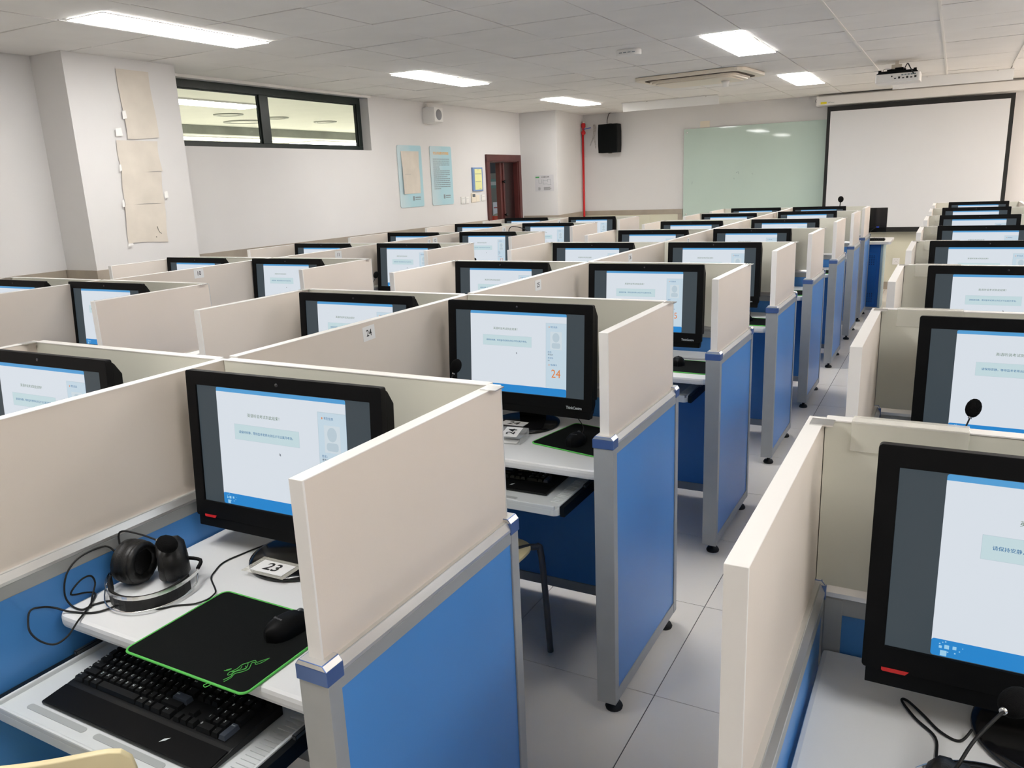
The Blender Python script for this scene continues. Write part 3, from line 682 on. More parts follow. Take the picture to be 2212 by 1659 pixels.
# ------------------------------------------------------------------ keyboard trays and keyboards
def tray(x, y, z, label):
    t = thing('keyboard_tray', label, 'keyboard tray', (x, y, z), 0, 'sliding keyboard trays')
    m = MB(); w, d = 0.605, 0.30
    m.prism(rrect(0, w, 0, d, 0.022, 5), 'z', -0.022, 0.0, 'tray_plastic')
    for a, b, c, e in ((0, w, 0, 0.007), (0, 0.007, 0, d), (w-0.007, w, 0, d)): m.box(a+0.012 if a == 0 and b == w else a, b-0.012 if b == w and a == 0 else b, c+(0.012 if e == d else 0), e, -0.004, 0.010, 'tray_plastic')
    m.obj('pan', t, 0.003)
    for a, b in ((0.06, 0.235), (0.262, 0.45)):
        g_ = MB(); g_.prism(rrect(a, b, 0.030, 0.044, 0.0068, 4), 'z', 0.0002, 0.0010, 'pen_groove'); g_.obj('pen_groove', t)
    rb = MB()
    for k in range(22): rb.box(w-0.05, w-0.012, 0.055+k*0.011, 0.0605+k*0.011, 0.0, 0.0022, 'tray_plastic')
    rb.obj('rib_strip', t)
    for sx in (-0.016, w+0.001):
        s = MB(); s.box(sx, sx+0.015, 0.012, d+0.10, -0.024, 0.008, 'rail_black'); s.box(sx+0.003, sx+0.012, d-0.12, d+0.16, -0.004, 0.016, 'grey_metal')
        s.box(sx+0.002, sx+0.013, d+0.02, d+0.05, 0.0, 0.747-z, 'grey_metal'); s.obj('slide_rail', t, 0.001)
    return t
def keyboard(loc, rz, label):
    t = thing('keyboard', label, 'keyboard', loc, rz)
    b = MB(); b.prism([(-0.095, 0.0), (0.085, 0.0), (0.085, 0.024), (-0.035, 0.013), (-0.043, 0.011), (-0.095, 0.006)], 'x', -0.229, 0.229, 'key_black'); b.obj('body', t, 0.002)
    pr = MB(); pr.prism([(-0.094, 0.0065), (-0.044, 0.0122), (-0.044, 0.0135), (-0.094, 0.0078)], 'x', -0.226, 0.226, 'black_plastic'); pr.obj('palm_rest', t, 0.001)
    lg = MB(); lg.add([(0.090, -0.078, 0.0103), (0.099, -0.071, 0.0111), (0.104, -0.062, 0.0121), (0.094, -0.068, 0.0114)], [(0, 1, 2, 3)], 'key_legend'); lg.obj('palm_rest_mark', t)
    U = 0.0190
    def key(cx, row, wu, ch, m='key_black', hu=1):
        cyy = -0.022+row*U*1.0+(hu-1)*U/2; w2 = wu*U/2-0.0012; d2 = hu*U/2-0.0012; zb = 0.0135+(cyy+0.035)*0.09; s = MB()
        ti = 0.0022; h_ = 0.0085
        vs = [(cx-w2, cyy-d2, zb), (cx+w2, cyy-d2, zb), (cx+w2, cyy+d2, zb), (cx-w2, cyy+d2, zb), (cx-w2+ti, cyy-d2+ti, zb+h_), (cx+w2-ti, cyy-d2+ti, zb+h_), (cx+w2-ti, cyy+d2-0.001, zb+h_+0.001), (cx-w2+ti, cyy+d2-0.001, zb+h_+0.001)]
        s.add(vs, [(0, 3, 2, 1), (4, 5, 6, 7), (0, 1, 5, 4), (1, 2, 6, 5), (2, 3, 7, 6), (3, 0, 4, 7)], m)
        if ch:
            sz = 0.0075 if len(ch) == 1 else 0.0042
            put_text(s, ch, sz, 'key_legend', Matrix.Translation((cx-w2+0.0035, cyy+d2-0.0062, zb+h_+0.0014)) @ Matrix.Rotation(0.05, 4, 'X'), 'LEFT', 0.0001)
        s.obj('key', t)
    x0 = -0.222
    rows = [(4, [(1, c) for c in '`1234567890-='] + [(2, 'Back')]), (3, [(1.5, 'Tab')]+[(1, c) for c in 'QWERTYUIOP[]']+[(1.5, '\\')]),
            (2, [(1.75, 'Caps')]+[(1, c) for c in "ASDFGHJKL;'"]+[(2.25, 'Enter')]), (1, [(2.25, 'Shift')]+[(1, c) for c in 'ZXCVBNM,./']+[(2.75, 'Shift')]),
            (0, [(1.5, 'Ctrl'), (1, 'Win'), (1.25, 'Alt'), (6, ''), (1.25, 'Alt'), (1, 'Win'), (1.5, ''), (1.5, 'Ctrl')])]
    for r_, ks in rows:
        x = x0
        for (wu, ch) in ks:
            key(x+wu*U/2, r_, wu, ch, 'key_slate' if ch in ('Enter',) else 'key_black'); x += wu*U
    xn = x0+15.25*U
    for r_, L in ((4, ('Ins', 'Home', 'PgUp')), (3, ('Del', 'End', 'PgDn')), (0, ('', '', ''))):
        for i, ch in enumerate(L): key(xn+(i+0.5)*U, r_, 1, ch)
    key(xn+1.5*U, 1, 1, '')
    xp = xn+3.25*U
    for r_, L in ((4, 'N/*-'), (3, '789'), (2, '456'), (1, '123')):
        for i, ch in enumerate(L): key(xp+(i+0.5)*U, r_, 1, ch)
    key(xp+U, 0, 2, '0'); key(xp+2.5*U, 0, 1, '.'); key(xp+3.5*U, 2, 1, '+', 'key_black', 2); key(xp+3.5*U, 0, 1, 'Enter', 'key_slate', 2)
    fr = MB()
    for i in range(16): fr.box(x0+0.003+i*0.0285-0.0, x0+0.019+i*0.0285, 0.062+0.004, 0.078, 0.022, 0.031, 'key_black')
    fr.obj('function_key_row', t)
    return t
tray(-0.748, -0.690, 0.662, 'pale grey keyboard tray pulled out at seat 23')
tray(-0.748, 0.600, 0.662, 'pale grey keyboard tray pulled out at seat 24')
tray(-0.748, 1.93, 0.662, 'keyboard tray pushed under the desk at seat 25')
kb = keyboard((-0.438, -0.545, 0.6640), 0.0, 'black keyboard with grey palm rest on the tray at seat 23')
dup(kb, (-0.452, 0.775, 0.6640), 0.02, 'black keyboard on the tray below the desk at seat 24')

# ------------------------------------------------------------------ mouse pads and mice
def mouse_pad(x, y, rz, w, d, label, droop=False, mark=False):
    t = thing('mouse_pad', label, 'mouse pad', (x, y, 0.775), rz, 'black mouse pads with green edges')
    pts = rrect(-w/2, w/2, -d/2, d/2, 0.016, 5)
    m = MB(); m.prism(rrect(-w/2+0.002, w/2-0.002, -d/2+0.002, d/2-0.002, 0.015, 5), 'z', 0.0005, 0.0038, 'cloth_black'); m.obj('cloth', t)
    e = MB(); e.tube([(a, b, 0.0024) for a, b in pts], 0.0024, 'green_stitch', 8, closed=True); e.obj('stitched_edge', t)
    if mark:
        g_ = MB()
        def sw(P, r=0.0007): g_.tube([(a, b, 0.0042) for a, b in catmull([(p[0], p[1], 0) for p in P], 5) for a, b in [(a_, b_) for a_, b_ in [(a, b)]]] if False else [(v.x, v.y, 0.0042) for v in catmull([(p[0], p[1], 0) for p in P], 5)], r, 'green_stitch', 5)
        cx_, cy_ = w/2-0.062, -d/2+0.052
        Q = lambda L: [(cx_+a*0.0009+b*0.0001, cy_+b*0.0017) for a, b in L]
        sw(Q([(-2, -22), (2, -14), (-4, -8), (2, -2), (8, 2), (2, 8), (-4, 12), (2, 18), (10, 16), (14, 20), (18, 24), (22, 28)]))
        sw(Q([(4, -24), (6, -16), (2, -9), (10, -3), (14, 3), (8, 9), (3, 13), (8, 15), (14, 13), (20, 18), (22, 28)]))
        sw(Q([(-4, 12), (-10, 6), (-8, -2), (-12, -10), (-6, -14), (-2, -8)]))
        sw(Q([(-6, 4), (-2, 0), (-4, -6), (-9, -8)])); sw(Q([(-24, -8), (-18, -4), (-20, -8), (-26, -10)])); sw(Q([(0, 6), (6, 4), (4, 0)]))
        g_.obj('snake_emblem', t)
        lp_ = MB(); lp_.tube([(v.x, v.y, v.z) for v in catmull([(w/2-0.085, -d/2, 0.002), (w/2-0.09, -d/2-0.008, 0.001), (w/2-0.082, -d/2-0.011, 0.001), (w/2-0.078, -d/2-0.001, 0.002)], 5)], 0.0007, 'green_stitch', 5); lp_.obj('loose_thread', t)
    return t
mouse_pad(-0.345, -0.436, 0.0, 0.318, 0.249, 'black mouse pad with thick green edge and snake emblem, nearest', mark=True)
mouse_pad(-0.185, 0.927, -0.2, 0.275, 0.255, 'black mouse pad with green edge beside card holder at seat 24')
mouse_pad(-0.205, 2.045, -0.02, 0.30, 0.235, 'black mouse pad with green edge in front of screen showing 25')
mouse_pad(-0.185, 3.25, -0.02, 0.29, 0.235, 'black mouse pad with green edge, fourth along the aisle')
mouse_pad(-0.185, 4.47, -0.02, 0.29, 0.235, 'black mouse pad with green edge, fifth along the aisle')
mouse_pad(-0.185, 5.75, -0.02, 0.29, 0.235, 'black mouse pad with green edge, sixth along the aisle')
def mouse(x, y, rz, label, cable):
    t = thing('computer_mouse', label, 'mouse', (x, y, 0.779), rz, 'black computer mice')
    m = MB(); N, K = 14, 18; vs = []; fs = []
    L2 = 0.054
    for i in range(N+1):
        u = -1+2*i/N; y_ = L2*u; wv = 0.0295*math.sqrt(max(0.0, 1-abs(u)**2.6))*(1-0.08*u)+0.0003; hh = 0.034*(max(0, 1-abs((u+0.15)/1.16)**2.4))**0.75+0.0012
        for k in range(K+1):
            a = PI*k/K; vs.append((wv*math.cos(a), y_, hh*math.sin(a)**0.75 if k not in (0, K) else 0))
    for i in range(N):
        for k in range(K): fs.append((i*(K+1)+k, i*(K+1)+k+1, (i+1)*(K+1)+k+1, (i+1)*(K+1)+k))
    m.add(vs, fs, 'black_plastic', True); fs2 = [tuple(i*(K+1) for i in range(N+1)) + tuple(i*(K+1)+K for i in range(N, -1, -1))]; m.add(vs, fs2, 'black_plastic'); m.obj('shell', t)
    wz = MB(); wz.lathe([(0.003, -0.0035), (0.009, -0.0035), (0.010, 0), (0.009, 0.0035), (0.003, 0.0035)], 'grey_metal', 18, (0, 0.030, 0.0215), 'x'); wz.obj('scroll_wheel', t)
    q = MB(); put_text(q, 'lenovo', 0.0085, 'grille_grey', Matrix.Translation((0, -0.022, 0.0356)) @ Matrix.Rotation(0.12, 4, 'X')); q.obj('name_lettering', t)
    if cable:
        c = MB(); c.tube(catmull(cable, 6), 0.0017, 'black_rubber', 6); c.obj('cable', t)
mouse(-0.262, -0.372, -0.12, 'black mouse on the nearest mouse pad, beside partition', [(0, 0.052, 0.008), (0.01, 0.10, 0.002), (0.04, 0.16, 0.0), (0.0, 0.24, 0.0)])
mouse(-0.205, 0.880, 0.1, 'black mouse on the mouse pad at seat 24', [(0, 0.052, 0.008), (-0.01, 0.10, 0.002), (-0.03, 0.17, 0.001), (-0.07, 0.22, 0.02)])
mouse(-0.228, 2.075, 0.25, 'black mouse on the mouse pad in front of screen showing 25', [(0, 0.052, 0.008), (-0.04, 0.085, 0.003), (-0.10, 0.06, 0.0), (-0.16, 0.04, 0.0)])
mouse(-0.185, 3.27, 0.0, 'black mouse on the fourth mouse pad along the aisle', [(0, 0.052, 0.008), (0.0, 0.10, 0.03), (-0.03, 0.14, 0.08)])
mouse(-0.18, 4.50, 0.0, 'black mouse on the fifth mouse pad along the aisle', [(0, 0.052, 0.008), (0.0, 0.10, 0.002), (-0.03, 0.16, 0.0)])

# ------------------------------------------------------------------ headsets
def headset(loc, rz, label, mic=None, cable=None, group='black headsets with microphones'):
    """lies on the desk: cups upright at the rear, headband arc lying toward local -Y"""
    t = thing('headset', label, 'headset', loc, rz, group)
    band = MB(); A = [math.radians(a) for a in range(188, 353, 11)]
    pts = [(0.088*math.cos(a), 0.108*math.sin(a)-0.006, 0.026+0.010*math.sin(a)) for a in A]
    band.ribbon(pts, 0.036, 0.006, 'leather_black', Vector((0, 0, 1))); bo = band.obj('headband', t, 0.002)
    st = MB(); A2 = [math.radians(a) for a in range(183, 358, 7)]
    st.ribbon([(0.098*math.cos(a), 0.124*math.sin(a)+0.004, 0.036+0.004*math.sin(a)) for a in A2], 0.008, 0.0015, 'steel')
    st.obj('steel_hoop', t)
    s2 = MB(); s2.tube([(-0.092, 0.0, 0.034)]+[(0.101*math.cos(a), 0.134*math.sin(a)+0.002, 0.008+0.02*max(0.0, 1+2.2*math.sin(a))) for a in A2[1:-1]]+[(0.092, 0.0, 0.034)], 0.0016, 'steel', 6); s2.obj('steel_hoop', t)
    for sgn in (-1, 1):
        c = MB(); cx_ = -0.054 if sgn < 0 else 0.036
        c.lathe([(0.014, -0.028*sgn), (0.040, -0.028*sgn), (0.048, -0.021*sgn), (0.050, -0.006*sgn), (0.046, 0.0), (0.049, 0.005*sgn), (0.047, 0.018*sgn), (0.034, 0.028*sgn), (0.001, 0.030*sgn)], 'leather_black', 28, (0, 0, 0), 'x')
        c.xf(Matrix.Translation((cx_, 0.020, 0.052)) @ Matrix.Rotation(sgn*0.35, 4, 'Z') @ Matrix.Rotation(sgn*-0.08, 4, 'Y'))
        co = c.obj('ear_cup', t)
        cu = MB()
        ring = []
        for k in range(48):
            a = 2*PI*k/48; ring.append((-0.024*sgn, 0.0365*math.cos(a), 0.0365*math.sin(a)))
        cu.tube(ring, [0.0105+0.0004*math.sin(k*2.1)+0.0005*math.sin(k*5.3) for k in range(48)], 'leather_black', 10, closed=True)
        cu.xf(Matrix.Translation((cx_, 0.020, 0.052)) @ Matrix.Rotation(sgn*0.35, 4, 'Z')); cu.obj('ear_cushion', co)
        y = MB(); y.tube(catmull([(sgn*0.092, -0.004, 0.034), (sgn*0.094, 0.015, 0.045), (cx_+sgn*0.026, 0.022, 0.050)], 4), 0.0042, 'black_plastic', 8); y.obj('yoke', t)
    if mic:
        m0 = (-0.088, 0.02, 0.060)
        P_ = catmull(mic, 6)
        b = MB(); b.tube(P_, 0.0022, 'black_rubber', 6); bm_ = b.obj('microphone_boom', t)
        f = MB(); f.sphere((0, 0, 0), 0.019, 'foam', 16, 1, 1, 1.35); f.xf(Matrix.Translation(mic[-1]) @ (Vector(mic[-1])-P_[-4]).to_track_quat('Z', 'Y').to_matrix().to_4x4()); f.obj('foam_cover', bm_)
        r = MB(); r.lathe([(0.0045, -0.005), (0.005, 0), (0.0045, 0.005)], 'steel', 10, (0, 0, 0)); 
        d_ = (Vector(mic[-1])-P_[-4]).normalized(); r.xf(Matrix.Translation(Vector(mic[-1])-d_*0.024) @ d_.to_track_quat('Z', 'Y').to_matrix().to_4x4()); r.obj('collar', bm_)
    if cable:
        c = MB(); c.tube(catmull(cable, 6), 0.0021, 'black_rubber', 6); c.obj('cable', t)
    return t
HX, HY, HRZ = -0.672, -0.352, math.radians(33)
def wl(L, loc, rz):
    T = (Matrix.Translation(loc) @ Matrix.Rotation(rz, 4, 'Z')).inverted(); return [tuple(T @ Vector(p)) for p in L]
h0 = (HX, HY, 0.775)
headset(h0, HRZ, 'black headset with steel hoops and foam microphone beside computer at seat 23',
        wl([(-0.745, -0.375, 0.845), (-0.752, -0.372, 0.885), (-0.735, -0.370, 0.900), (-0.69, -0.363, 0.898), (-0.645, -0.36, 0.893), (-0.610, -0.358, 0.888)], h0, HRZ),
        wl([(-0.748, -0.385, 0.85), (-0.762, -0.40, 0.872), (-0.765, -0.455, 0.872), (-0.765, -0.49, 0.85), (-0.765, -0.503, 0.81), (-0.76, -0.498, 0.781), (-0.724, -0.497, 0.778), (-0.72, -0.473, 0.778), (-0.70, -0.446, 0.778), (-0.668, -0.45, 0.780),
            (-0.686, -0.492, 0.778), (-0.738, -0.514, 0.779), (-0.765, -0.53, 0.79), (-0.766, -0.553, 0.803), (-0.768, -0.575, 0.806), (-0.76, -0.588, 0.785), (-0.736, -0.598, 0.775), (-0.69, -0.606, 0.774), (-0.655, -0.60, 0.774), (-0.657, -0.572, 0.776),
            (-0.687, -0.530, 0.779), (-0.715, -0.49, 0.779), (-0.755, -0.445, 0.780), (-0.766, -0.455, 0.787), (-0.766, -0.49, 0.80), (-0.766, -0.466, 0.820), (-0.766, -0.442, 0.820), (-0.765, -0.435, 0.80), (-0.752, -0.455, 0.779), (-0.715, -0.483, 0.779)], h0, HRZ))
# thin cable from computer 23 across the desk and pad edge
t = MB(); t.tube(catmull([(-0.565, -0.03, 0.778), (-0.596, -0.114, 0.7775), (-0.609, -0.163, 0.7775), (-0.616, -0.215, 0.7775), (-0.6, -0.255, 0.7775), (-0.58, -0.284, 0.7775), (-0.528, -0.318, 0.7775), (-0.510, -0.338, 0.781), (-0.506, -0.36, 0.781), (-0.523, -0.380, 0.7775), (-0.553, -0.401, 0.7775), (-0.577, -0.427, 0.7775), (-0.598, -0.418, 0.7775), (-0.612, -0.40, 0.7775)], 6), 0.0018, 'black_rubber', 6)
tag(t.obj('desk_cable'), 'thin black cable winding from computer 23 stand to its mouse pad', 'cable')
def mic_headset(loc, rz, tip, label):
    b0 = Vector(loc)+Vector((-0.07*math.cos(rz), -0.07*math.sin(rz), 0.06)); tp = Vector(tip); md = (b0+tp)/2
    P_ = [b0, (b0.x*0.8+tp.x*0.2+0.006, b0.y*0.8+tp.y*0.2, b0.z+0.25*(tp.z-b0.z)), (md.x*0.4+tp.x*0.6, md.y*0.4+tp.y*0.6, b0.z+0.7*(tp.z-b0.z)), tp]
    headset(loc, rz, label, wl(P_, loc, rz))
mic_headset((-0.66, 0.78, 0.775), 0.5, (-0.633, 0.85, 1.010), 'headset behind the partition with microphone standing at the left of screen 24')
mic_headset((-3.17, 0.83, 0.775), 0.5, (-3.228, 0.90, 0.953), 'headset in nearest left block cubicle, round microphone rising above the partition')
mic_headset((0.90, 0.86, 0.775), 0.3, (0.902, 0.95, 0.988), 'headset with large foam microphone before the second computer right of the aisle')
mic_headset((-2.80, 4.30, 0.775), 0.3, (-2.70, 4.40, 0.986), 'headset with microphone in front of the screen showing 12')
mic_headset((-2.80, 3.10, 0.775), 0.3, (-2.80, 3.20, 1.005), 'headset with microphone left of the third left block computer')
hR = (0.905, -0.375, 0.775)
headset(hR, math.radians(150), 'headset cut off by the bottom right corner of the photo',
        wl([(0.862, -0.372, 0.850), (0.872, -0.39, 0.89), (0.89, -0.35, 0.905), (0.918, -0.31, 0.925), (0.935, -0.285, 0.93)], hR, math.radians(150)),
        wl([(0.862, -0.372, 0.845), (0.870, -0.32, 0.80), (0.856, -0.24, 0.779), (0.853, -0.185, 0.778), (0.825, -0.150, 0.778), (0.804, -0.112, 0.778), (0.812, -0.108, 0.778), (0.835, -0.135, 0.778), (0.860, -0.168, 0.778), (0.885, -0.178, 0.778), (0.90, -0.16, 0.790)], hR, math.radians(150)))
# gooseneck microphone and black cord behind far partitions
t = thing('gooseneck_microphone', 'black gooseneck microphone rising above the farthest middle computer', 'microphone', (-0.36, 8.88, 0.80))
MB().lathe([(0.05, 0), (0.05, 0.015), (0.02, 0.03), (0.012, 0.04)], 'black_plastic', 20).obj('base', t)
MB().tube([(0, 0, 0.03), (0, 0, 0.2), (0.005, 0, 0.35), (0.01, 0, 0.44)], 0.006, 'black_rubber', 8).obj('gooseneck', t)
MB().sphere((0.012, 0, 0.465), 0.032, 'foam', 16, 1, 1, 1.15).obj('foam_cover', t)
t = MB(); t.tube(catmull([(-2.98, 5.62, 1.02), (-3.01, 5.60, 1.14), (-2.99, 5.60, 1.185), (-2.95, 5.62, 1.19), (-2.84, 5.63, 1.16), (-2.76, 5.64, 1.08)], 6), 0.004, 'black_rubber', 6)
tag(t.obj('looped_cord'), 'black cord looping up left of the computer beside sticker 13', 'cord')

# ------------------------------------------------------------------ chairs
def chair(loc, rz, label):
    t = thing('chair', label, 'chair', loc, rz)
    def shell(grid, th, name):
        n, m_ = len(grid), len(grid[0]); vs = []; fs = []
        for s in (0, 1):
            for i in range(n):
                for j in range(m_):
                    a = Vector(grid[min(i+1, n-1)][j])-Vector(grid[max(i-1, 0)][j]); b = Vector(grid[i][min(j+1, m_-1)])-Vector(grid[i][max(j-1, 0)])
                    nn = a.cross(b).normalized(); vs.append(Vector(grid[i][j])+nn*th*s)
        o = n*m_
        for i in range(n-1):
            for j in range(m_-1):
                q = (i*m_+j, i*m_+j+1, (i+1)*m_+j+1, (i+1)*m_+j); fs.append(q); fs.append(tuple(x+o for x in q[::-1]))
        edge = [(i, 0) for i in range(n)]+[(n-1, j) for j in range(1, m_)]+[(i, m_-1) for i in range(n-2, -1, -1)]+[(0, j) for j in range(m_-2, 0, -1)]
        for k in range(len(edge)):
            a, b = edge[k], edge[(k+1) % len(edge)]; fs.append((a[0]*m_+a[1], b[0]*m_+b[1], b[0]*m_+b[1]+o, a[0]*m_+a[1]+o))
        m2 = MB(); m2.add(vs, fs, 'chair_cream', True); return m2.obj(name, t, 0.002)
    def se(u): return math.copysign(abs(u)**0.62, u)
    def sgrid():
        G_ = []
        for i in range(15):
            row = []
            for j in range(15):
                u, v = -1+i/7, -1+j/7; r = max(abs(u), abs(v)); 
                k = 1 if r == 0 else r/((abs(u)**4+abs(v)**4)**0.25)
                x, y = u*k, v*k
                row.append((0.205*x, 0.20*y, 0.445-0.018*(1-x*x)*(1-y*y)-0.012*max(0, y)**2))
            G_.append(row)
        return G_
    shell(sgrid(), -0.010, 'seat')
    B_ = []
    for i in range(17):
        row = []
        for j in range(11):
            u, v = -1+i/8, j/10
            r = max(abs(u), abs(2*v-1)); k = 1 if r == 0 else r/((abs(u)**9+abs(2*v-1)**9)**(1/9)); uu, vv = u*k, (1+(2*v-1)*k)/2
            x = 0.205*(1-0.06*(1-vv))*uu; z = 0.578+0.245*vv+0.012*vv*uu*uu; y = -0.205-0.05*vv+0.022*uu*uu
            row.append((x, y, z))
        B_.append(row)
    shell(B_, 0.010, 'backrest')
    for sx in (-1, 1):
        MB().tube(catmull([(sx*0.14, 0.10, 0.43), (sx*0.19, 0.17, 0.425), (sx*0.205, 0.19, 0.38), (sx*0.215, 0.215, 0.012)], 5), 0.011, 'chair_steel', 10).obj('leg', t)
        MB().tube(catmull([(sx*0.16, -0.19, 0.74), (sx*0.17, -0.19, 0.6), (sx*0.175, -0.175, 0.44), (sx*0.20, -0.21, 0.30), (sx*0.215, -0.26, 0.012)], 5), 0.011, 'chair_steel', 10).obj('leg', t)
    MB().tube([(-0.17, 0.14, 0.425), (0.17, 0.14, 0.425)], 0.009, 'chair_steel', 8).obj('crossbar', t)
    MB().tube([(-0.17, -0.14, 0.425), (0.17, -0.14, 0.425)], 0.009, 'chair_steel', 8).obj('crossbar', t)
    return t
ch = chair((-0.485, -0.672, 0.0), math.radians(31), 'cream plastic chair whose back edge shows at the bottom left corner')
dup(ch, (-0.515, 0.62, 0), 0.0, 'cream plastic chair with grey legs under the desk at seat 24')

# ------------------------------------------------------------------ items on left wall
def wall_poster(y0, y1, z0, z1, label, covered):
    t = thing('poster', label, 'poster', (XL, y0, z0)); w, h = y1-y0, z1-z0
    MB().prism(rrect(0, w, 0, h, 0.025, 5), 'x', 0.003, 0.008, 'poster_print').obj('sheet', t)
    lg = MB(); T = lambda y, z: face_px(0.0085, y, z)
    lg.box(0.0082, 0.0088, w*0.53, w*0.60, 0.075, 0.125, 'ink_grey'); lg.box(0.0082, 0.0088, w*0.63, w*0.86, 0.102, 0.116, 'ink_grey'); lg.box(0.0082, 0.0088, w*0.63, w*0.86, 0.082, 0.090, 'ink_grey')
    lg.obj('emblem', t)
    if covered:
        s = MB(); vs = []; fs = []
        for i in range(9):
            for j in range(5):
                vs.append((0.012+0.004*math.sin(i*1.3+j)*0.6+(0.012 if j == 0 and i < 6 else 0), 0.065+0.35*j/4+0.008*(8-i)/8*0, 0.155+(h-0.155-0.065)*i/8))
        for i in range(8):
            for j in range(4): fs.append((i*5+j, i*5+j+1, (i+1)*5+j+1, (i+1)*5+j))
        s.add(vs, fs, 'old_paper', True); o = s.obj('cover_paper', t)
        MB().box(0.014, 0.0165, 0.07, 0.23, h*0.535, h*0.539, 'ink_grey').obj('fold_mark', o)
    else:
        q = MB(); put_text(q, '学生计算机教室管理制度', 0.037, 'ink_orange', T(w*0.50, h-0.085), bold=0.0015, sx=0.86); q.obj('heading', t)
        r = MB(); rnd = random.Random(3); z = h-0.155
        while z > 0.17:
            ln = rnd.choice((0.36, 0.36, 0.36, 0.30, 0.14)); y = 0.055
            while y < 0.055+ln:
                a = rnd.uniform(0.02, 0.05); r.box(0.0082, 0.0088, y, min(y+a, 0.06+ln), z, z+0.009, 'ink_grey'); y += a+rnd.uniform(0.003, 0.008)
            z -= 0.0235
        r.obj('small_print', t)
wall_poster(6.268, 6.745, 1.378, 2.078, 'pale blue wall poster mostly covered by cream paper, left of the pair', True)
wall_poster(6.928, 7.405, 1.378, 2.078, 'pale blue wall poster with orange heading and printed rules', False)
t = thing('framed_notice', 'small blue framed yellow notice between poster and door', 'notice', (XL, 7.885, 1.52))
MB().box(0.002, 0.022, 0, 0.255, 0, 0.305, 'frame_blue').obj('frame', t, 0.002)
MB().box(0.0222, 0.024, 0.045, 0.225, 0.018, 0.285, 'yellow_paper').obj('sheet', t)
r = MB()
for z, a, b in ((0.272, 0.11, 0.16), (0.225, 0.05, 0.21), (0.218, 0.05, 0.21), (0.12, 0.06, 0.2), (0.127, 0.06, 0.2), (0.03, 0.15, 0.2)): r.box(0.0242, 0.0248, a, b, z, z+0.003, 'ink_grey')
r.obj('printing', t)
def plate(y0, y1, z0, z1, label, name, cat, m='white_plastic', lcd=False, rock=True):
    t = thing(name, label, cat, (XL, y0, z0)); w, h = y1-y0, z1-z0
    MB().box(0.001, 0.012, 0, w, 0, h, m).obj('plate', t, 0.002)
    if rock: MB().box(0.0122, 0.016, w*0.15, w*0.85, h*0.12, h*0.88, m).obj('rocker', t, 0.001); MB().box(0.0162, 0.0166, w*0.2, w*0.8, h*0.70, h*0.73, 'ink_grey').obj('marking', t)
    if lcd: MB().box(0.0122, 0.014, w*0.2, w*0.82, h*0.58, h*0.92, 'lcd_grey').obj('display', t); MB().box(0.0122, 0.015, w*0.12, w*0.9, h*0.08, h*0.48, m).obj('cover', t, 0.001)
plate(7.585, 7.675, 1.372, 1.458, 'white light switch leftmost under the posters', 'light_switch', 'switch')
plate(7.685, 7.775, 1.372, 1.456, 'white light switch second from left beside door', 'light_switch', 'switch')
plate(7.842, 7.955, 1.378, 1.495, 'beige thermostat with grey display below framed notice', 'thermostat', 'thermostat', 'cream_plastic', True, False)
plate(7.958, 8.045, 1.385, 1.47, 'plain cream plate right of the thermostat', 'blank_plate', 'wall plate', 'cream_plastic', False, False)
plate(8.105, 8.195, 1.388, 1.470, 'white light switch nearest the door frame', 'light_switch', 'switch')
t = thing('wall_speaker', 'small white wall speaker with round grey grille near ceiling', 'speaker', (XL, 6.9, 2.42))
b = MB(); b.prism([(0.0, -0.09), (0.05, -0.095), (0.17, -0.075), (0.17, 0.085), (0.05, 0.095), (0, 0.09)], 'y', -0.06, 0.12, 'white_plastic'); b.obj('cabinet', t, 0.006)
MB().lathe([(0.001, 0.006), (0.058, 0.006), (0.064, 0.0)], 'grille_grey', 28, (0.168, 0.03, 0.005), 'x').obj('grille', t)
MB().tube(catmull([(0.05, 0.02, 0.09), (0.03, 0.0, 0.12), (0.02, -0.03, 0.15)], 4), 0.006, 'white_plastic', 6).obj('bracket', t)
# papers taped on the pillar
def sheet(y0, y1, z0, z1, label, seed, curl=0.012):
    rnd = random.Random(seed); t = thing('taped_paper', label, 'paper', (-4.446, 0, 0), 0, 'cream papers taped to the pillar')
    vs = []; fs = []; n, m_ = 12, 8
    for i in range(n+1):
        for j in range(m_+1):
            u, v = j/m_, i/n; x = 0.006+curl*(math.sin(v*5+seed)*0.5+0.5)*(abs(u-0.5)*2)**2*0.8+rnd.uniform(0, 0.0018)
            y_ = y0+(y1-y0)*u+0.006*math.sin(v*4+seed); z_ = z0+(z1-z0)*v-0.010*math.sin(u*3+seed)*(1-v)
            vs.append((x, y_, z_))
    for i in range(n):
        for j in range(m_): fs.append((i*(m_+1)+j, i*(m_+1)+j+1, (i+1)*(m_+1)+j+1, (i+1)*(m_+1)+j))
    m2 = MB(); m2.add(vs, fs, 'old_paper', True); m2.obj('sheet', t)
    return t
p1 = sheet(2.560, 2.825, 2.035, 2.50, 'narrow cream paper taped highest on the white pillar', 1)
p2 = sheet(2.475, 2.815, 1.79, 2.015, 'cream paper on the pillar, second from top', 2, 0.006)
p3 = sheet(2.470, 2.805, 1.56, 1.795, 'cream paper on the pillar, third from top', 3, 0.006)
p4 = sheet(2.450, 2.790, 1.285, 1.565, 'lowest cream paper on the pillar, with a small tear', 4, 0.010)
tr = MB(); tr.tube([(0.016, 2.70, 1.40), (0.016, 2.705, 1.375), (0.016, 2.715, 1.355), (0.016, 2.73, 1.345)], 0.002, 'ink', 5); tr.tube([(0.016, 2.68, 1.325), (0.016, 2.682, 1.32)], 0.003, 'ink', 5); tr.obj('tear', p4)
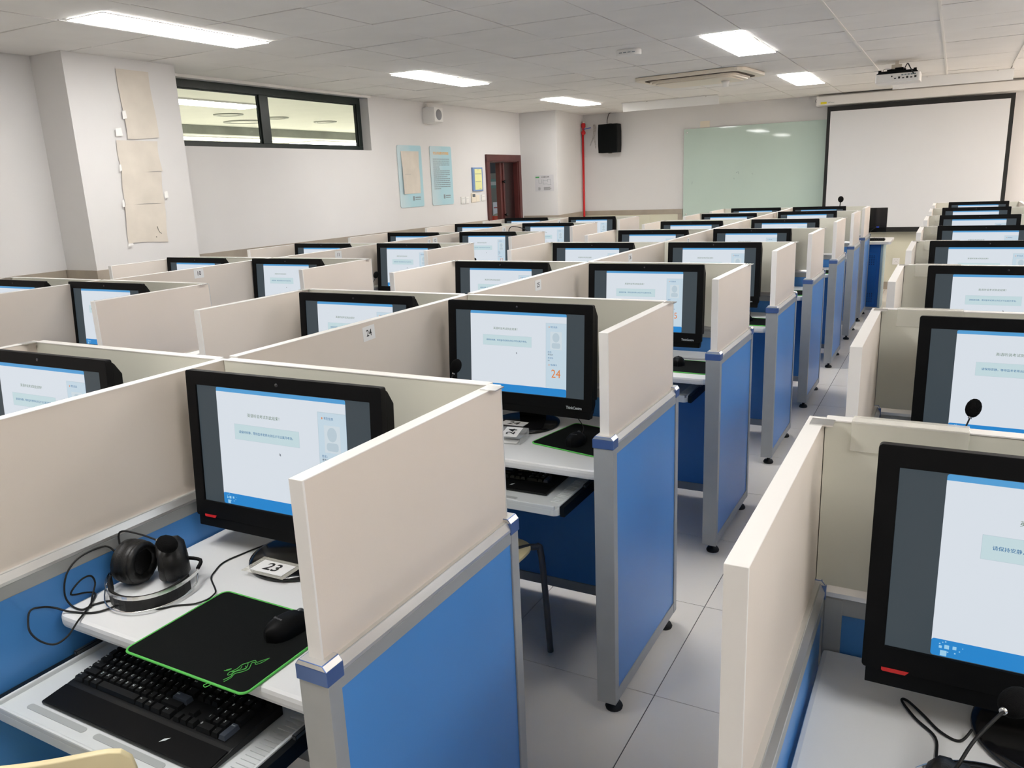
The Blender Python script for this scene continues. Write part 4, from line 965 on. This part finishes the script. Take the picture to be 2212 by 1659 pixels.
for k, (y, z, w_, h_, pr_) in enumerate(((2.545, 2.16, 0.035, 0.06, p1), (2.47, 2.04, 0.055, 0.06, p1), (2.455, 1.80, 0.02, 0.05, p2), (2.435, 1.55, 0.02, 0.055, p3), (2.80, 1.60, 0.035, 0.055, p3), (2.43, 1.275, 0.045, 0.02, p4))):
    MB().add([(0.02, y, z), (0.02, y+w_, z+0.006), (0.02, y+w_*0.9, z+h_), (0.02, y+0.004, z+h_*0.9)], [(0, 1, 2, 3)], 'white_tape').obj('tape', pr_)
# notice on corner column
t = thing('column_notice', 'printed grey plan notice with green mark on the corner column', 'notice', (-4.563, 9.29, 1.47))
MB().box(0, 0.30, -0.004, -0.001, 0, 0.23, 'paper_grey').obj('sheet', t)
r = MB(); r.box(0.01, 0.07, -0.0055, -0.0045, 0.19, 0.21, 'sign_green'); put_text(r, '安全疏散示意图', 0.018, 'ink', face_ny(0.165, -0.005, 0.20), bold=0.0005)
for a, b, c, d in ((0.06, 0.11, 0.115, 0.118), (0.06, 0.063, 0.118, 0.17), (0.107, 0.11, 0.118, 0.17), (0.13, 0.2, 0.15, 0.153), (0.13, 0.133, 0.1, 0.17), (0.2, 0.25, 0.165, 0.168), (0.2, 0.203, 0.13, 0.168), (0.247, 0.25, 0.09, 0.168), (0.13, 0.2, 0.10, 0.103), (0.2, 0.26, 0.09, 0.093)): r.box(a, b, -0.0055, -0.0045, c, d, 'ink_grey')
for k in range(5):
    r.box(0.05, 0.05+0.03+0.006*(k % 3), -0.0055, -0.0045, 0.02+k*0.009, 0.023+k*0.009, 'ink'); r.box(0.14, 0.24+0.01*(k % 3), -0.0055, -0.0045, 0.02+k*0.009, 0.023+k*0.009, 'ink')
r.obj('printing', t)

# ------------------------------------------------------------------ front wall items
t = thing('fire_pipe', 'thin red standpipe with valve in the front left corner', 'pipe', (-4.285, 10.42, 0))
P0 = MB(); P0.tube([(0, 0, 0.0), (0, 0, 2.31)], 0.017, 'pipe_red', 12); P0.obj('pipe', t)
v = MB(); v.lathe([(0.018, 2.28), (0.03, 2.29), (0.035, 2.31), (0.03, 2.33), (0.018, 2.34), (0.018, 2.38), (0.033, 2.39), (0.033, 2.44), (0.015, 2.46)], 'pipe_red', 16, (0.01, 0, 0)); v.obj('valve_body', t)
v = MB(); v.tube([(0.0, -0.01, 2.36), (0.14, -0.02, 2.375)], 0.006, 'cable_blue', 6); v.obj('valve_lever', t)
MB().sphere((0.01, 0, 2.455), 0.022, 'foil', 12).obj('pressure_gauge', t)
t = thing('crumpled_foil', 'crumpled silvery wrapping hanging between red pipe and black speaker', 'wrapping', (-4.135, 10.50, 0))
rnd = random.Random(5)
f = MB()
for P_ in ([(0, 0, 2.42), (0.01, -0.02, 2.36), (0.0, -0.01, 2.30), (-0.01, -0.02, 2.24)], [(0.02, -0.01, 2.42), (0.03, -0.02, 2.34), (0.02, -0.02, 2.26), (0.01, -0.01, 2.22)], [(0, -0.01, 2.24), (-0.04, -0.01, 2.17), (-0.065, -0.01, 2.11)], [(0.01, -0.01, 2.24), (0.02, -0.01, 2.15), (0.03, -0.01, 2.07)]):
    C_ = catmull(P_, 5); f.tube(C_, [0.012*rnd.uniform(0.5, 1.2)*(1-0.6*i/len(C_)) for i in range(len(C_))], 'foil', 6)
f.obj('strands', t)
t = thing('loudspeaker', 'black rectangular loudspeaker on front wall left of glass board', 'loudspeaker', (-3.84, 10.42, 2.20))
c = MB(); c.prism([(-0.150, -0.207), (0.150, -0.207), (0.157, -0.1), (0.157, 0.1), (0.150, 0.207), (-0.150, 0.207), (-0.157, 0.1), (-0.157, -0.1)], 'y', -0.10, 0.07, 'black_matte'); c.obj('cabinet', t, 0.004)
MB().box(-0.138, 0.138, -0.104, -0.1002, -0.19, 0.19, 'grille_grey' if False else 'cloth_black').obj('grille', t)
for z in (-0.215, 0.207): MB().lathe([(0.03, 0), (0.03, 0.008)], 'black_matte', 16, (0.01, -0.02, z)).obj('mount_knob', t)
MB().tube(catmull([(-0.04, 0.0, 0.20), (-0.045, 0.01, 0.27), (-0.025, 0.03, 0.36), (0.0, 0.06, 0.375)], 5), 0.005, 'black_rubber', 6).obj('cable', t)
MB().box(-0.05, 0.05, 0.07, 0.11, -0.05, 0.05, 'black_matte').obj('wall_bracket', t)
t = thing('glass_board', 'pale green glass writing board on front wall', 'glass board', (-2.72, YF-0.032, 1.0))
MB().box(0, 3.4, 0, 0.010, 0, 1.262, 'glass_board').obj('pane', t, 0.001)
for x, z in ((0.05, 1.21), (3.35, 1.21), (0.05, 0.05), (3.35, 0.05)): MB().lathe([(0.001, -0.012), (0.011, -0.012), (0.012, 0.0), (0.012, 0.030)], 'steel', 16, (x, 0, z), 'y').obj('standoff_bolt', t)
mk = MB()
for P_ in ([(0.77, 0.62), (0.80, 0.635), (0.81, 0.60)], [(0.99, 0.60), (1.01, 0.59)], [(0.74, 0.55), (0.745, 0.53)], [(0.13, 0.48), (0.135, 0.52)], [(0.24, 0.78), (0.245, 0.785)]):
    mk.tube([(a, -0.0008, b) for a, b in P_], 0.002, 'ink_grey', 5)
mk.obj('pen_marks', t)
t = thing('wall_patch', 'small pale square patch on front wall above glass board', 'patch', (-2.42, YF, 2.27)); MB().box(-0.07, 0.07, -0.006, -0.001, 0.0, 0.09, 'cream_plastic').obj('plate', t)
# projection screen
t = thing('projection_screen', 'large projection screen with black border hanging on front wall', 'projection screen', (0, 10.38, 0))
SX0, SX1, SZ0, SZ1 = -0.748, 1.372, 0.795, 2.412
MB().box(SX0, SX1, -0.001, 0.001, SZ0, SZ1, 'screen_border').obj('border', t)
MB().box(SX0+0.042, SX1-0.046, -0.0022, -0.0012, SZ0+0.045, SZ1-0.060, 'screen_fabric').obj('fabric', t)
MB().tube([(SX0-0.01, 0, SZ0-0.004), (SX1+0.01, 0, SZ0-0.004)], 0.012, 'screen_border', 12).obj('weight_bar', t)
h = MB(); h.prism([(-0.055, 2.435), (0.075, 2.425), (0.085, 2.55), (0.02, 2.565), (-0.045, 2.545)], 'x', -0.865, 1.95, 'white_plastic'); ho = h.obj('roller_housing', t, 0.004)
h = MB(); h.prism([(-0.058, 2.430), (0.078, 2.420), (0.088, 2.555), (0.02, 2.568), (-0.048, 2.550)], 'x', -0.885, -0.865, 'white_plastic'); h.obj('end_cap', ho)
MB().box(-0.83, -0.755, -0.0575, -0.056, 2.448, 2.475, 'yellow_tag').obj('yellow_label', ho)
q = MB(); put_text(q, 'ViFavor', 0.026, 'ink_grey', face_ny(-0.70, -0.0570, 2.462)); q.obj('maker_lettering', ho)
MB().tube(catmull([(-0.875, 0.0, 2.55), (-0.90, -0.01, 2.50), (-0.88, -0.01, 2.46), (-0.865, 0.0, 2.50)], 5), 0.003, 'black_rubber', 6).obj('power_cord', t)
# air deflector panels under the ceiling near the front wall
def deflector(x0, x1, y, label):
    t = thing('air_deflector', label, 'air deflector', ((x0+x1)/2, y, ZC-0.003)); w2 = (x1-x0)/2
    m = MB(); m.prism([(0, 0), (0.004, 0), (0.05, -0.105), (0.046, -0.108)], 'x', -w2, w2, 'white_plastic'); m.obj('panel', t)
    m = MB(); m.box(-w2, w2, -0.025, 0.004, -0.004, 0.0, 'white_plastic'); m.obj('flange', t)
    for x in (-w2+0.35, w2-0.15): MB().lathe([(0.008, -0.012), (0.008, -0.004)], 'steel', 10, (x, -0.012, 0)).obj('screw', t)
deflector(-3.155, -1.878, 9.12, 'white air deflector strip under ceiling left of the air conditioner')
deflector(0.10, 1.272, 9.12, 'white air deflector strip under ceiling right of the projector')
# socket
t = thing('wall_socket', 'white power socket on front wall right of the lectern', 'socket', (0.205, YF-0.010, 0.378))
MB().box(-0.044, 0.044, -0.010, 0, -0.044, 0.044, 'white_plastic').obj('plate', t, 0.003)
r = MB()
for x, z in ((-0.016, 0.02), (0.010, 0.02), (-0.014, -0.018), (0.012, -0.018), (-0.001, -0.004)): r.box(x, x+0.006, -0.0108, -0.0102, z, z+0.004, 'ink')
r.obj('pin_holes', t)

# ------------------------------------------------------------------ ceiling devices
t = thing('air_conditioner', 'cream ceiling cassette air conditioner with dark slots', 'air conditioner', (-1.52, 6.98, ZC-0.004), math.radians(-6))
MB().prism(rrect(-0.56, 0.56, -0.38, 0.38, 0.10, 6), 'z', -0.030, 0.0, 'cream_plastic').obj('panel', t, 0.004)
MB().prism(rrect(-0.485, 0.485, -0.315, 0.315, 0.10, 6), 'z', -0.033, -0.0301, 'slot_brown').obj('air_slot', t)
b = MB(); N = 5
for k, (s, z0, z1) in enumerate(((1.0, -0.033, -0.045), (0.96, -0.045, -0.060), (0.88, -0.060, -0.070))):
    b.prism(rrect(-0.445*s, 0.445*s, -0.275*s, 0.275*s, 0.09*s, 6), 'z', z1, z0, 'cream_plastic')
b.obj('centre_panel', t, 0.003)
MB().lathe([(0.001, -0.125), (0.030, -0.125), (0.030, -0.10), (0.042, -0.07)], 'white_plastic', 18, (0.25, 0.05, 0)).obj('sensor', t)
t = thing('smoke_detector', 'white oval detector on ceiling left of the large light', 'detector', (-1.50, 4.90, ZC))
MB().prism(rrect(-0.10, 0.10, -0.055, 0.055, 0.054, 8), 'z', -0.045, 0.0, 'white_plastic').obj('body', t, 0.010)
r = MB()
for k in range(4): r.box(-0.06+k*0.035, -0.035+k*0.035, -0.056, -0.0545, -0.030, -0.024, 'ink_grey')
r.obj('vents', t)
t = thing('projector', 'white ceiling projector with black mount and cables', 'projector', (0.262, 7.30, 2.375), 0.0)
b = MB(); b.prism(rrect(-0.192, 0.192, 0.0, 0.27, 0.03, 4), 'z', 0.0, 0.080, 'white_plastic'); bo = b.obj('body', t, 0.008)
MB().prism([(-0.185, 0.081), (0.170, 0.081), (0.150, 0.104), (-0.155, 0.104)], 'y', 0.004, 0.24, 'black_matte').obj('top_cover', t)
r = MB(); rnd = random.Random(2)
for k in range(6): r.box(-0.03+k*0.034, -0.012+k*0.034, -0.0015, 0.0, 0.030, 0.040+0.008*(k % 2), 'ink')
for k in range(5): r.box(0.03+k*0.026, 0.048+k*0.026, -0.0015, 0.0, 0.056, 0.068, 'ink_grey')
r.lathe([(0.001, -0.002), (0.007, -0.002), (0.007, 0)], 'ink', 12, (-0.05, 0, 0.055), 'y'); r.obj('ports', bo)
MB().lathe([(0.03, 0), (0.035, 0.02), (0.02, 0.022)], 'lens_glass', 20, (0.1, 0.27, 0.045), 'y').obj('lens', bo)
m = MB(); m.box(-0.10, 0.06, 0.08, 0.14, 0.112, 0.125, 'black_matte'); m.box(-0.16, 0.15, 0.10, 0.115, 0.104, 0.113, 'black_matte'); m.box(-0.03, 0.04, 0.06, 0.16, 0.104, 0.135, 'black_matte')
for x in (-0.16, 0.14): m.lathe([(0.014, 0.100), (0.014, 0.120)], 'black_matte', 12, (x, 0.06, 0))
m.obj('mount_arms', t)
m = MB(); m.box(-0.065, 0.025, 0.09, 0.135, 0.125, 0.168, 'cream_plastic'); m.box(-0.035, -0.003, 0.10, 0.125, 0.168, 0.198, 'cream_plastic'); m.obj('ceiling_bracket', t, 0.002)
for k, P_ in enumerate(([(0.05, 0.06, 0.12), (0.075, 0.02, 0.158), (0.10, -0.01, 0.12), (0.135, -0.012, 0.06)], [(-0.03, 0.06, 0.12), (-0.10, 0.02, 0.125), (-0.125, 0.0, 0.118), (-0.125, -0.003, 0.10)])):
    MB().tube(catmull(P_, 6), 0.005 if k == 0 else 0.002, 'black_rubber', 6).obj('cable', t)

# ------------------------------------------------------------------ lectern, teacher computer
t = thing('lectern', 'blue steel lectern with white top beside the farthest middle cubicle', 'lectern', (0, 0, 0))
MB().box(-0.62, 0.135, 8.66, 9.12, 0.04, 0.765, 'lectern_blue').obj('cabinet', t, 0.004)
MB().box(0.1355, 0.160, 8.655, 9.125, 0.0, 0.765, 'lectern_light').obj('side_panel', t, 0.003)
MB().prism(rrect(-0.66, 0.235, 8.56, 9.20, 0.03, 5), 'z', 0.766, 0.798, 'board_edge').obj('top', t, 0.003)
MB().box(-0.62, 0.14, 8.67, 9.12, 0.0, 0.039, 'board_edge').obj('plinth', t)
d = MB(); d.box(-0.34, 0.108, 8.642, 8.659, 0.075, 0.665, 'lectern_blue'); dd = d.obj('door', t, 0.003)
hl = MB()
for (z0, n) in ((0.105, 6), (0.535, 6)):
    for i in range(18):
        for j in range(n): hl.lathe([(0.0055, -0.001), (0.0055, 0)], 'hole_dark', 8, (-0.31+i*0.0225, 8.6418, z0+j*0.019), 'y')
hl.obj('perforation', dd)
t = thing('desktop_monitor', 'black monitor seen from behind on the lectern', 'monitor', (0.055, 8.88, 0.798))
b = MB(); b.prism([(0.0, 0.085), (0.012, 0.085), (0.018, 0.36), (0.006, 0.362)], 'x', -0.36, 0.108, 'black_gloss'); b.obj('casing', t, 0.003)
MB().box(-0.10, 0.108, -0.012, 0.0, 0.10, 0.14, 'black_matte').obj('port_hump', t, 0.003)
MB().box(0.000, 0.03, -0.020, -0.0121, 0.135, 0.150, 'cable_blue').obj('video_plug', t)
MB().tube(catmull([(0.005, -0.02, 0.14), (-0.03, -0.03, 0.12), (-0.07, -0.03, 0.08), (-0.10, -0.02, 0.03)], 5), 0.003, 'black_rubber', 6).obj('cable', t)
MB().box(-0.16, -0.10, 0.0, 0.02, 0.0, 0.10, 'black_matte').obj('stand', t); MB().box(-0.22, -0.04, -0.06, 0.10, 0.0, 0.008, 'black_matte').obj('stand_base', t)
t = thing('teacher_keyboard', 'low black keyboard on the lectern top below the monitor', 'keyboard', (0.0, 8.66, 0.799), 0.0)
MB().prism([(0, 0), (0.13, 0), (0.13, 0.018), (0, 0.010)], 'x', -0.27, 0.165, 'black_matte').obj('body', t, 0.002)
r = MB()
for i in range(22):
    for j in range(5): r.box(-0.262+i*0.0192, -0.246+i*0.0192, 0.012+j*0.022, 0.029+j*0.022, 0.012+j*0.0012, 0.022+j*0.0012, 'key_black')
o = r.obj('keys', t); o['kind'] = 'stuff'
